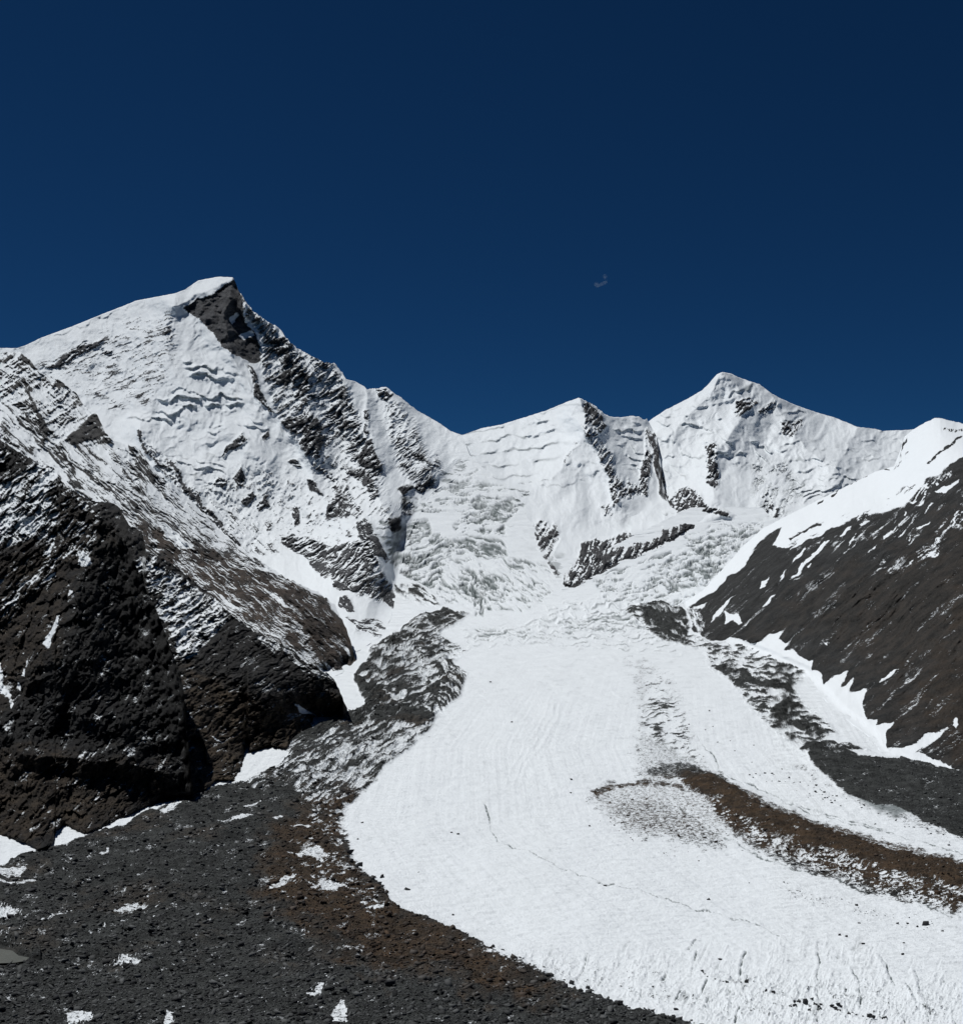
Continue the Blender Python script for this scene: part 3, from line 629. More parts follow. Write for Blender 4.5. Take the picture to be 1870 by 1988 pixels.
sB = mountain('mountain', 'central snow dome with a rocky spine and a dark cliff band at its foot', 850, 1352,
    T(2, [(20,240),(40,290),(100,325),(130,325),(190,303),(260,290),(340,265),(420,240),(490,210),(530,196),(550,205),(580,220),(605,240),(635,262),(680,265),(710,260),
          (740,262),(760,275),(766,268),(800,330),(812,400),(822,480),(832,540),(850,575),(925,630),(950,655)]),
    [(850,870),(880,885),(905,925),(960,992),(985,1024),(1035,1056),(1068,1099),(1090,1145),(1107,1145),(1163,1116),(1207,1091),(1263,1074),(1302,1055),(1352,1028)],
    [(880,840,6250),(960,826,6300),(1125,773,6300),(1250,810,6300),(1000,900,5600),(1150,900,5500),(1100,1000,4750),(1240,940,5350),(1200,1020,4700),(1040,960,5050),(1262,830,6350),(1275,850,6150),(1285,900,5750),(1290,950,5350)],
    paint_B, mB, side=16, rf=3.6, crag=1.2, cang=60, fine=.75, bk=.2, jag=[(850,.6),(1100,.6),(1125,2.2),(1180,2.2),(1200,.8),(1240,1.5),(1352,.6)])

# great left snow mountain
def paint_A(s):
    R = lambda p: T(1, p)
    paint_ice(s)
    # spines of the right-hand flank
    s.ridge(R([(905,83),(870,250),(900,380),(1000,560),(1100,640),(1180,760),(1240,920),(1330,1000),(1430,1130),(1560,1320)]), 60, 20)
    s.ridge(R([(940,180),(1110,320),(1190,470),(1210,640),(1240,760)]), 45, 18)
    s.ridge(R([(1240,400),(1340,500),(1380,640),(1440,740),(1460,900),(1500,1000),(1540,1060)]), 50, 18)
    s.ridge(R([(1500,508),(1560,620),(1650,760),(1690,900)]), 45, 14)
    s.ridge(R([(1420,530),(1430,660),(1480,800)]), 30, 12)
    s.ridge(R([(680,145),(640,300),(660,430),(700,500)]), 90, 16)
    s.ridge(R([(540,670),(620,770),(700,900),(800,1000),(900,1100)]), 40, 14)
    s.ridge(R([(930,690),(980,760),(1100,900),(1200,1000)]), 60, 10)
    # the big snow face: faint ledges, ice steps
    s.speck(R([(110,420),(300,330),(480,240),(660,200),(700,300),(700,430),(640,510),(600,580),(470,610),(380,590),(300,520),(200,470)]), .22, 22, 22, 2.2, 16, 1.2, 31, 5, .45)
    s.speck(R([(160,440),(250,375),(330,330),(390,315),(385,345),(300,390),(220,430)]), .68, 30, 26, 4, 6, 6, 32, 5)
    s.speck(R([(380,350),(440,370),(460,410),(400,390)]), .4, 30, 16, 3, 6, 4, 33)
    s.serac(R([(130,330),(400,225),(540,180),(560,200),(420,250),(150,350)]), 22, 12, 4, -.1, 34, 8, .2)
    s.serac(R([(720,400),(900,440),(900,470),(840,490),(770,480),(730,460)]), -2, 20, 20, -.35, 35, 8, .75)
    s.serac(R([(620,560),(700,520),(900,520),(950,560),(880,610),(800,590),(700,600),(640,640)]), -5, 17, 17, -.3, 36, 10, .75)
    s.serac(R([(500,630),(640,600),(720,590),(700,640),(620,650),(520,650)]), 6, 18, 14, -.3, 37, 8, .6)
    s.serac(R([(920,640),(960,630),(1050,650),(1040,680),(960,660)]), -8, 18, 14, -.4, 38, 8, .6)
    s.serac(R([(800,680),(860,650),(880,670),(820,700)]), 8, 12, 8, -.3, 39, 8, .5)
    s.serac(R([(560,680),(700,700),(900,680),(850,780),(720,790),(620,760)]), -4, 22, 5, 0, 40, 16, .2)
    s.serac(R([(620,770),(740,790),(860,790),(880,850),(800,860),(700,830)]), -14, 15, 10, -.2, 41, 10, .6)
    s.serac(R([(740,360),(900,390),(960,480),(1000,560),(920,540),(780,420)]), -20, 22, 5, 0, 42, 14, .2)
    # dark cliff under the summit
    s.blob(R([(715,205),(760,180),(830,145),(900,95),(912,90),(925,130),(945,180),(940,215),(960,270),(1010,330),(1030,370),(1010,415),(985,415),(930,395),(900,380),(860,345),(830,300),(790,260),(740,225)]), 2, .25, 20, 30, 5, 43, 5)
    for q in ([(905,100),(890,160),(870,230),(880,300),(900,370)], [(840,160),(830,220),(850,290)], [(945,200),(955,260),(1000,330)], [(780,190),(790,240)]):
        s.ridge(R(q), 12, 3.2)
    s.ridge(R([(905,80),(820,128),(715,185),(660,190)]), 22, 6)
    b = s._box([(355,590),(520,705)], 0); s.rel[b] -= 9*sstep(.0, .6, s.rock[b])*(1+.35*fbm((s.U[b]+s.V[b]*.4)/40, (s.V[b]-s.U[b]*.2)/5, 48, 4))
    s.blob(R([(870,250),(900,215),(945,225),(960,270),(920,300),(880,320),(865,290)]), -2, .6, 20, 14, 5, 44, 5)
    s.blob(R([(890,245),(925,215),(930,225),(905,260)]), 0, .5, 40, 10, 3, 45, 3, True)
    s.blob(R([(925,310),(975,290),(985,310),(950,330)]), 0, .6, 30, 10, 3, 46, 3, True)
    s.blob(R([(1005,300),(1030,320),(1035,400),(1015,400)]), 0, .7, 50, 10, 3, 47, 4, True)
    # rock and snow of the right flank
    flank = R([(930,150),(1085,280),(1140,350),(1300,418),(1345,482),(1390,600),(1440,740),(1490,810),(1470,930),(1440,900),(1380,800),(1300,700),(1250,780),(1180,770),
               (1100,650),(1060,600),(1010,420),(1030,340),(950,230)])
    s.speck(R([(660,900),(1000,800),(1250,860),(1450,1040),(1500,1158),(1000,1158),(760,1020)]), .09, 42, 11, 4, 24, 4, 181, 5, .3)
    s.speck(R([(1180,780),(1300,700),(1440,800),(1560,1000),(1500,1060),(1380,960),(1260,900)]), .15, 45, 12, 4, 16, 5, 182, 5, .5)
    s.speck(flank, .32, 38, 26, 4.2, 10, 8, 51, 5)
    s.speck(R([(1040,300),(1110,320),(1190,400),(1210,500),(1180,540),(1130,470),(1060,380)]), .55, 50, 18, 5, 8, 9, 52, 5)
    s.speck(R([(1080,445),(1130,440),(1125,470),(1095,470)]), .9, 30, 12, 4, 4, 5, 53)
    s.speck(R([(1190,600),(1240,640),(1260,700),(1240,780),(1190,770),(1160,730),(1170,660)]), .8, 40, 14, 6, 5, 12, 54)
    s.speck(R([(1100,640),(1180,600),(1200,650),(1160,680),(1110,670)]), .75, 30, 16, 4, 5, 8, 55)
    s.speck(R([(985,510),(1000,480),(1030,560),(1065,610),(1040,600),(990,550)]), .85, -60, 14, 5, 4, 9, 56)
    s.speck(R([(955,420),(980,415),(1000,480),(980,500)]), .7, -60, 12, 4, 4, 7, 57)
    s.speck(R([(1380,760),(1410,720),(1440,710),(1460,760),(1490,810),(1440,830),(1400,810)]), .88, 40, 14, 6, 4, 12, 58)
    s.speck(R([(1340,840),(1400,820),(1470,880),(1475,920),(1440,940),(1420,890),(1370,860)]), .68, 40, 14, 5, 5, 10, 59)
    s.speck(R([(1280,560),(1350,600),(1370,680),(1420,700),(1400,740),(1330,700),(1290,640)]), .40, 30, 22, 4, 8, 7, 60)
    s.speck(R([(1410,600),(1435,590),(1430,680),(1420,700)]), .7, 75, 16, 4, 3, 9, 61)
    s.speck(R([(1460,515),(1500,508),(1530,540),(1510,570),(1470,540)]), .7, 40, 12, 4, 4, 7, 62)
    s.speck(R([(1500,580),(1560,560),(1600,620),(1660,760),(1690,860),(1690,910),(1640,910),(1560,860),(1500,700)]), .22, 42, 20, 4, 10, 6, 63)
    s.speck(R([(1540,900),(1590,890),(1640,915),(1680,900),(1690,860),(1650,870),(1600,900),(1560,935)]), .72, 20, 14, 5, 4, 10, 64)
    s.speck(R([(1550,730),(1590,740),(1680,800),(1690,760),(1720,840),(1760,860),(1700,840),(1620,800)]), .40, -40, 18, 4, 6, 7, 65)
    s.speck(R([(1500,1020),(1560,1000),(1560,1060),(1520,1065)]), .82, 40, 14, 5, 5, 10, 66)
    s.speck(R([(1560,930),(1620,960),(1600,1010),(1560,1000)]), .4, 50, 12, 4, 5, 7, 67)
    s.speck(R([(1270,980),(1290,930),(1330,910),(1350,980),(1380,1000),(1330,1010),(1270,1010)]), .78, 60, 14, 5, 5, 12, 68)
    s.speck(R([(1380,1030),(1420,1010),(1470,1100),(1500,1160),(1440,1160),(1400,1090)]), .7, -60, 16, 5, 5, 12, 69)
    s.speck(R([(1190,860),(1220,880),(1250,930),(1200,910)]), .8, -40, 12, 4, 4, 9, 70)
    s.speck(R([(1210,800),(1280,840),(1350,900),(1420,1000),(1380,1020),(1290,900)]), .4, 45, 16, 4, 8, 7, 71)
    s.speck(R([(860,770),(900,720),(940,685),(960,710),(930,735),(890,760),(865,785)]), .78, 35, 14, 5, 4, 9, 72)
    s.speck(R([(1015,700),(1040,670),(1050,700),(1030,720)]), .8, 40, 9, 4, 3, 7, 73)
    s.speck(R([(1120,800),(1150,785),(1165,815),(1130,812)]), .85, 10, 12, 4, 3, 7, 74)
    s.speck(R([(905,860),(940,820),(955,860),(940,890),(915,880)]), .8, 45, 9, 4, 3, 9, 75)
    s.speck(R([(835,870),(870,860),(890,880),(860,895),(835,890)]), .7, 0, 9, 4, 4, 9, 76)
    s.speck(R([(925,960),(980,910),(995,930),(950,975)]), .68, 40, 14, 4, 4, 7, 77)
    s.speck(R([(995,960),(1030,930),(1050,960),(1010,985)]), .75, 40, 12, 4, 4, 7, 78)
    s.speck(R([(1130,980),(1150,970),(1170,1030),(1140,1040)]), .8, -70, 12, 4, 4, 8, 79)
    s.speck(R([(1030,1040),(1060,1035),(1050,1060),(1030,1060)]), .8, 40, 9, 4, 3, 7, 80)
    s.speck(R([(1090,1080),(1250,1110),(1240,1158),(1200,1170),(1100,1110)]), .55, 25, 22, 4.5, 6, 9, 81)
    # lower right foot
    Q = lambda p: T(3, p)
    s.speck(Q([(1100,90),(1250,110),(1300,220),(1260,260),(1180,180),(1110,130)]), .60, 30, 22, 5, 6, 10, 82)
    s.speck(Q([(1250,130),(1440,110),(1490,240),(1540,330),(1575,380),(1480,350),(1380,310),(1290,270)]), .52, 45, 20, 5, 8, 11, 83)
    s.speck(Q([(1290,260),(1380,300),(1340,310),(1290,290)]), .8, -20, 16, 5, 4, 8, 84)
    s.speck(Q([(1440,90),(1480,150),(1520,180),(1500,200),(1460,140)]), .85, -60, 16, 5, 4, 10, 85)
    s.speck(Q([(1480,280),(1575,360),(1570,385),(1530,375),(1470,330)]), .9, -40, 16, 6, 4, 10, 86)
    s.speck(Q([(1320,330),(1350,320),(1385,380),(1350,390),(1320,360)]), .85, -60, 12, 5, 4, 10, 87)
    s.speck(Q([(1330,400),(1440,410),(1530,450),(1480,490),(1400,470)]), .45, -20, 30, 4, 8, 4, 88)
    # shelves, ribs and gullies below the face
    s.speck(R([(560,700),(660,800),(780,940),(900,1050),(980,1158),(860,1158),(780,1050),(700,930),(600,800)]), .32, -50, 26, 5, 12, 9, 89, 5)
    s.line(R([(660,800),(700,860),(750,930),(820,1000),(880,1080),(960,1150)]), 6, 14, .75, 90, 50, 9, 4)
    s.line(R([(540,680),(560,740),(600,780)]), 5, 8, .6, 91)
    s.speck(R([(780,900),(900,920),(1050,1080),(1100,1158),(960,1158),(860,1020)]), .20, -48, 30, 4, 14, 5, 92, 5)
    s.serac(R([(700,820),(800,800),(900,940),(980,1060),(900,1040),(780,920)]), -30, 16, 8, 0, 93, 12, .4)
mA = terrain_mat('big_snow', 2.3, bump=.9, edge=.30, rock_a=(.022,.024,.028), rock_b=(.105,.108,.115))
sA = mountain('mountain', 'great snow mountain with a tilted summit cap over a dark cliff', -220, 930,
    T(1, [(-440,400),(-200,375),(-100,362),(0,357),(70,357),(105,345),(160,318),(290,270),(400,225),(490,190),(530,173),(680,145),(720,130),(770,95),(850,80),(905,83),(915,100),(925,130),(950,170),
          (985,215),(1040,255),(1085,280),(1110,315),(1140,350),(1205,385),(1260,412),(1300,418),(1330,455),(1343,478),(1380,487),(1415,507),(1425,518),(1480,510),(1500,508),
          (1525,530),(1560,553),(1620,600),(1700,645),(1750,680),(1790,693),(1810,740),(1830,790),(1845,840),(1860,870)]),
    [(-220,1400),(0,1400),(300,1400),(600,1300),(700,1262),(740,1236),(760,1200),(775,1120),(790,1050),(808,1012),(835,962),(845,952),(880,932),(900,915),(935,905)],
    [(-200,690,6300),(0,678,6300),(230,600,6600),(455,540,6600),(560,650,6400),(700,745,6200),(890,845,5900),(300,800,5500),(500,880,5100),(100,950,4700),(650,950,4900),(400,1100,3900),
     (600,1080,4050),(740,1000,4350),(730,1100,3600),(760,900,5200),(-200,1000,4600),(-800,690,6200),(-800,1000,4600)],
    paint_A, mA, lo=-800, blk=.9, side=30, rf=3.2, crag=1.5, cang=38, bk=.35, jag=[(-220,.5),(450,.4),(462,2.2),(560,2.6),(665,2.6),(672,.5),(712,.5),(725,2.4),(780,2.0),(840,.7),(930,.5)])

# right-hand valley side: snow ridge above a long brown scree slope
E_BOT = T(4, [(800,205),(835,300),(860,330),(920,335),(960,328),(1010,330),(1080,345),(1110,310),(1165,300),(1150,330),(1190,340),(1180,370),(1210,370),(1230,395),(1290,415),(1275,455),
              (1310,460),(1330,500),(1420,455),(1395,510),(1440,480),(1420,530),(1490,520),(1480,590),(1500,640),(1540,635),(1530,660),(1600,655),(1570,690),(1570,750),(1690,740),(1720,700),(1800,670),(1740,735),
              (1690,770),(1760,795),(1870,845),(2200,960)])
def paint_E(s):
    R = lambda p: T(2, p)
    Q = lambda p: T(9, p)
    K = lambda p: T(4, p)
    dark = [(2100,820),(1870,887),(1860,890),(1839,908),(1812,922),(1793,933),(1781,951),(1768,970),(1756,981),(1741,987),(1714,999),(1680,990),(1666,995),(1650,1008),(1622,1024),
            (1602,1033),(1575,1043),(1533,1066),(1500,1060),(1520,1022),(1474,1053),(1441,1100),(1413,1119),(1385,1147),(1346,1172)]+E_BOT
    s.speck(dark, .99, 43, 120, 7, 4, 4, 1, 5, .5)
    s.speck(Q([(0,1080),(120,1050),(560,880),(850,830),(1100,740),(1300,700),(1618,420),(1900,300),(1900,900),(1618,1000),(1350,1200),(1100,1350),(820,1500),(560,1330),(300,1250),(0,1500)]),
            .90, 43, 46, 7, 26, 4, 2, 5, .6)
    s.speck(Q([(1100,700),(1250,520),(1480,400),(1560,440),(1350,540),(1300,640),(1200,760)]), .60, 55, 24, 5, 6, 5, 3, 5)
    s.speck(Q([(1320,1000),(1618,620),(1800,560),(1800,900),(1618,950),(1500,960),(1400,1180),(1000,1360)]), .66, 45, 18, 4, 12, 4, 4, 5)
    s.speck(Q([(620,780),(720,760),(760,830),(680,900),(600,860)]), .55, 60, 14, 4, 6, 4, 5, 5)
    for p in ([(1340,600),(1420,545),(1480,530),(1575,485),(1570,505),(1490,570),(1440,610),(1390,600)], [(1350,520),(1375,505),(1390,530),(1360,540)],
              [(640,905),(690,885),(740,880),(680,915)], [(460,1025),(550,930),(580,910),(570,950),(510,1010)], [(0,1160),(60,1090),(40,1060),(200,1020),(430,920),(330,985),(200,1040),(60,1130)],
              [(15,1420),(130,1280),(250,1150),(320,1060),(330,1085),(375,1055),(270,1180),(150,1290),(60,1390)], [(0,1300),(60,1210),(140,1120),(145,1140),(80,1230)],
              [(160,1320),(200,1270),(215,1270),(175,1330)], [(40,1440),(110,1370),(125,1368),(70,1420)],
              [(1060,820),(1075,775),(1085,780),(1070,825)], [(1160,970),(1240,920),(1310,875),(1300,890),(1220,960)], [(1100,1055),(1135,1010),(1145,1020),(1110,1058)],
              [(1520,880),(1560,800),(1580,780),(1550,860),(1510,940)], [(1245,800),(1330,705),(1345,705),(1290,770)], [(1000,1020),(1060,960),(1075,960),(1040,1000)],
              [(640,980),(630,990),(560,1080),(530,1130),(600,1060)],[(970,920),(900,1000),(870,1060),(930,990)],[(820,1100),(740,1160),(720,1180),(800,1130)]):
        s.blob(Q(p), -1, .35, 45, 14, 3, 7, 2.5, True)
    for p in ([(1085,130),(1090,100),(1115,85),(1105,120)], [(1080,210),(1120,165),(1140,148),(1110,195)], [(893,262),(900,235),(950,180),(978,162),(940,215)],
              [(942,270),(940,225),(960,240),(990,230),(1015,265),(1000,275),(975,255)], [(1020,275),(1045,250),(1030,270)], [(1150,100),(1180,60),(1175,85)], [(1200,95),(1260,20),(1290,0),(1250,50)],
              [(1535,500),(1570,465),(1615,448),(1590,470)], [(800,205),(880,190),(860,205),(820,220)], [(1330,345),(1345,337),(1340,347)], [(1830,660),(1845,630),(1850,655),(1840,670)]):
        s.blob(K(p), -1, .3, 45, 10, 3, 8, 2.5, True)
    s.speck(K([(790,205),(840,200),(870,260),(860,320),(820,300)]), .50, -70, 16, 4, 5, 5, 9, 4)
    # sparse rocks on the upper snow
    s.speck(Q([(900,620),(1060,530),(1190,540),(1080,620),(940,700),(820,740)]), .20, 32, 22, 3.5, 10, 2, 10, 4)
    s.speck(Q([(0,1000),(200,900),(600,760),(1050,720),(1060,740),(600,830),(280,930),(60,1010)]), .16, 28, 22, 3.5, 10, 2, 11, 4)
    s.speck(Q([(1060,600),(1100,560),(1170,530),(1180,550),(1110,610)]), .5, 35, 10, 3, 4, 3, 12, 4)
    s.line(Q([(1290,330),(1400,250),(1500,170),(1610,95)]), 2.0, 2, .9, 13, 35)
    s.line(Q([(400,640),(470,560),(600,490),(720,435),(780,410)]), 2.2, 2, .75, 14, 35)
    s.line(Q([(1000,370),(950,395),(800,395)]), 1.6, 2, .4, 15, 0)
    s.line(Q([(0,1035),(100,980),(180,945),(270,925)]), 2.5, 2, .8, 16, 25)
    s.line(Q([(270,720),(320,690)]), 1.8, 2, .8, 17, 25)
    s.speck(Q([(1040,130),(1090,85),(1080,130),(1055,160),(1040,250),(1020,340),(970,385),(965,350),(1000,290),(1030,230)]), .62, 72, 16, 3, 3, 6, 18, 4)
    s.speck(Q([(1080,230),(1110,220),(1090,280),(1070,310)]), .7, 72, 12, 3, 3, 4, 19, 4)
    s.speck(Q([(1390,0),(1618,0),(1618,50),(1400,45)]), .45, 85, 10, 2.4, 4, 3, 20, 4)
    s.ridge(R([(1775,268),(1790,330),(1760,400),(1700,450)]), 40, 8)
    # gully relief and tone of the scree
    U, V = s.U, s.V
    a = math.radians(43); x = U*math.cos(a)-V*math.sin(a); y = U*math.sin(a)+V*math.cos(a)
    y = y+10*fbm(U/90, V/90, 24, 2)
    dk = sstep(-.1, .25, s.rock)
    s.rel += dk*(13*fbm(x/260, y/24, 21, 4, .55)+1.3*fbm(x/30, y/3.5, 23, 3))
    s.tint([(1700,1330),(1560,1180),(1870,1000),(2100,900),(2100,1600),(1870,1480),(1740,1440)], .40, 'brown', 60, .4, 60)
    s.tint([(1760,1330),(1870,1180),(2100,1080),(2100,1600),(1870,1480),(1800,1420)], .7, 'brown', 50, .6, 40)
    s.tint([(1560,1130),(1660,1100),(1660,1160),(1560,1220),(1450,1240)], .25, 'brown', 30, .6, 40)
mE = terrain_mat('scree', 1.1, (.011,.012,.012), (.046,.047,.047), (.018,.014,.010), (.048,.037,.028), bump=.6, edge=.30)
sE = mountain('mountain', 'steep valley side of brown scree under a sloping white snow ridge', 1330, 2100,
    [(1330,1168),(1360,1150),(1400,1108),(1440,1062),(1480,1026),(1530,1000),(1570,980),(1620,955),(1665,933),(1700,915),(1735,905),(1745,880),(1755,848),(1775,832),(1800,818),(1815,811),(1830,813),
     (1850,818),(1870,822),(2100,850)],
    [(1330,1185),(1340,1235),(1370,1250),(1450,1264),(1560,1310),(1620,1380),(1690,1432),(1720,1475),(1790,1492),(1870,1512),(2100,1572)],
    [(1335,1170,3300),(1400,1108,3420),(1480,1026,3700),(1570,980,3800),(1700,915,3900),(1815,811,3900),(1870,822,3800),(2100,850,3500),(1870,890,2750),(1760,980,2750),(1650,1010,2850),(1540,1060,2950),
     (1870,1200,1750),(1700,1250,1950),(1560,1180,2350),(2000,1100,1900),(2100,1000,2100),(2700,850,3300),(2700,1100,1850),(2700,1572,1000)],
    paint_E, mE, hi=2700, blk=.25, crag=.45, cang=43, fine=.9, rf=2, jag=[(1330,.8),(1740,.5),(1780,.5),(1815,1.6),(2100,1.6)], relk=.9)

# left-hand spurs, from the back to the front
def paint_G3(s):
    R = lambda p: T(7, p); Q = lambda p: T(3, p); A = lambda p: T(1, p)
    s.speck(A([(-300,340),(0,340),(250,480),(450,720),(700,900),(1000,1160),(1400,1500),(-300,1500)]), .18, -42, 60, 5, 6, 6, 1, 5)
    s.speck(R([(600,420),(1000,600),(1500,900),(1870,1150),(1870,1700),(1600,1450),(1200,1100),(900,820)]), .36, -40, 60, 5.0, 20, 4, 2, 5)
    s.speck(Q([(480,20),(700,60),(950,180),(1150,280),(1260,340),(1340,450),(1380,580),(1270,620),(1100,520),(900,420),(650,240)]), .70, -40, 34, 9, 16, 5, 3, 5)
    s.speck(Q([(640,200),(800,290),(1000,430),(1200,560),(1100,540),(900,440),(760,340)]), .55, -36, 60, 5, 6, 2, 4, 4)
    s.speck(Q([(1150,290),(1260,330),(1350,460),(1385,520),(1385,585),(1340,610),(1250,580),(1200,480),(1130,380)]), .93, -50, 30, 5, 6, 9, 5, 5)
    s.speck(Q([(750,130),(900,150),(1060,220),(1180,300),(1120,330),(960,250)]), .80, -30, 30, 4.5, 8, 7, 6, 5)
    M = lambda p: T(10, p)
    for p in ([(655,530),(740,600),(750,650),(690,590)], [(520,670),(600,710),(650,775),(580,735)], [(680,335),(770,390),(770,420),(700,375)], [(740,430),(800,520),(790,540),(740,470)],
              [(190,340),(260,380),(330,430),(260,410)], [(280,565),(380,640),(470,730),(400,690),(320,620)]):
        s.blob(M(p), -1, .35, -40, 14, 3, 33, 3, True)
    s.grain(Q([(520,60),(900,180),(1200,330),(1330,480),(1360,580),(1240,590),(1080,500),(880,400),(660,220)]), .02, 20, 31, .16)
    s.grain(R([(700,450),(1300,760),(1870,1100),(1870,1600),(1500,1350),(1100,1000),(880,760)]), -.09, 24, 32, .14)
    s.tint(Q([(480,20),(760,130),(1150,270),(1400,480),(1385,600),(1240,600),(900,420),(700,250)]), .45, 'brown', 20)
    for p in ([(640,90),(740,140),(770,150),(700,140)], [(1010,285),(1080,320),(1140,380),(1080,350)], [(820,310),(900,350),(990,410),(900,370)], [(990,210),(1050,205),(1090,240),(1020,230)]):
        s.blob(Q(p), 0, .4, -35, 20, 4, 7, 3, True)
    # upper left ribs
    s.speck(R([(-600,-400),(0,-460),(180,-430),(260,-330),(380,-250),(560,-150),(740,-40),(830,20),(860,70),(640,200),(560,330),(400,250),(200,60),(0,-60),(-600,-200)]), .32, 32, 34, 5, 8, 6, 8, 5)
    s.speck(A([(70,390),(100,365),(130,400),(150,440),(110,420)]), .92, 60, 16, 6, 3, 8, 9)
    s.speck(A([(200,500),(240,475),(320,540),(370,600),(300,545),(260,515)]), .90, -40, 16, 5, 3, 8, 10)
    s.speck(R([(580,315),(640,240),(740,150),(800,90),(865,70),(885,150),(910,230),(870,290),(760,310),(640,345)]), .97, 25, 16, 5, 4, 10, 11)
    s.speck(R([(880,150),(1015,290),(960,330),(860,350),(800,340),(900,290)]), .55, 30, 14, 4, 4, 7, 12)
    s.speck(R([(160,60),(300,60),(430,210),(410,310),(330,260),(170,170)]), .62, -45, 16, 5, 5, 9, 13)
    s.line(R([(280,-20),(350,90),(430,220),(400,300)]), 4, 8, .8, 14, -50)
    s.line(A([(90,480),(130,560),(180,680),(170,740)]), 5, 8, .7, 15, -50)
    s.speck(R([(-300,180),(0,200),(150,330),(330,330),(300,420),(180,400),(0,300),(-300,280)]), .55, -40, 22, 5, 6, 7, 16)
    s.speck(R([(430,380),(560,330),(640,420),(560,480),(700,640),(760,760),(660,700),(520,520)]), .62, -50, 20, 5, 6, 8, 17)
    s.line(R([(560,430),(620,490),(660,580)]), 5, 8, .9, 18, -50)
    s.speck(R([(1130,350),(1240,340),(1330,530),(1440,640),(1450,740),(1380,720),(1250,580),(1150,440)]), .72, -50, 20, 5, 5, 10, 19)
    s.speck(R([(1030,470),(1200,480),(1310,640),(1290,800),(1200,760),(1090,620)]), .45, -50, 20, 4, 8, 6, 20)
    s.speck(R([(1190,200),(1260,200),(1300,290),(1240,270),(1160,290)]), .62, 40, 12, 4, 4, 6, 21)
    s.line(R([(1260,220),(1330,320),(1420,420),(1560,460),(1660,500)]), 3, 3, .6, 22, -30)
    s.line(R([(1490,510),(1560,600),(1650,700),(1760,830),(1870,980)]), 6, 12, .85, 23, -50)
    s.speck(R([(840,520),(880,510),(900,560),(860,580)]), .6, 20, 10, 4, 4, 4, 24)
    s.line(R([(570,380),(700,540),(900,700),(1100,850),(1400,1060),(1800,1300)]), 5, 3, .35, 25, -40, 30, 3)
    s.blob(R([(1390,1010),(1500,1090),(1690,1230),(1700,1265),(1500,1190),(1410,1100)]), 0, .3, -35, 30, 5, 26, 4, True)
    s.ridge(R([(860,70),(1000,290),(1240,420),(1330,540),(1500,700)]), 30, 12)
    s.ridge(A([(70,360),(150,440),(240,480),(370,600),(440,700)]), 30, 14)
    s.ridge(Q([(760,120),(1000,230),(1200,380),(1300,560)]), 40, 12)
    U, V = s.U, s.V; a = math.radians(-40); x = U*math.cos(a)-V*math.sin(a); y = U*math.sin(a)+V*math.cos(a)
    s.rel += 3.5*fbm(x/120, (y+8*fbm(U/60, V/60, 29, 2))/11, 28, 4)
mG3 = terrain_mat('streaked_snow', 1.35, (.018,.019,.020), (.085,.085,.085), bump=.8, edge=.32)
sG3 = mountain('mountain', 'long snowy spur streaked with thin grey rock running down to the glacier', -230, 692,
    [(-230,700),(-40,690),(0,684),(40,684),(60,700),(75,718),(115,737),(150,765),(165,790),(190,805),(205,840),(220,855),(270,870),(290,900),(320,930),(345,945),(370,970),(400,1000),
     (450,1048),(500,1085),(560,1125),(620,1150),(650,1175),(668,1210),(680,1240),(690,1280)],
    [(-230,1380),(0,1380),(300,1360),(560,1335),(600,1326),(618,1326),(630,1308),(640,1306),(652,1312),(666,1306),(671,1292),(680,1300),(692,1288)],
    [(-230,700,4100),(0,684,4100),(205,840,3500),(450,1048,2950),(620,1150,2600),(222,980,2850),(415,1154,2350),(0,860,3200),(668,1220,2350),(0,1050,2700),(560,1230,2100),(-230,900,3000),(-800,700,4000),(-800,1000,2700)],
    paint_G3, mG3, lo=-800, blk=.8, rf=2, fine=.7, crag=.75, cang=-40, jag=[(-230,.8),(60,2.5),(560,3),(640,5),(690,5)])

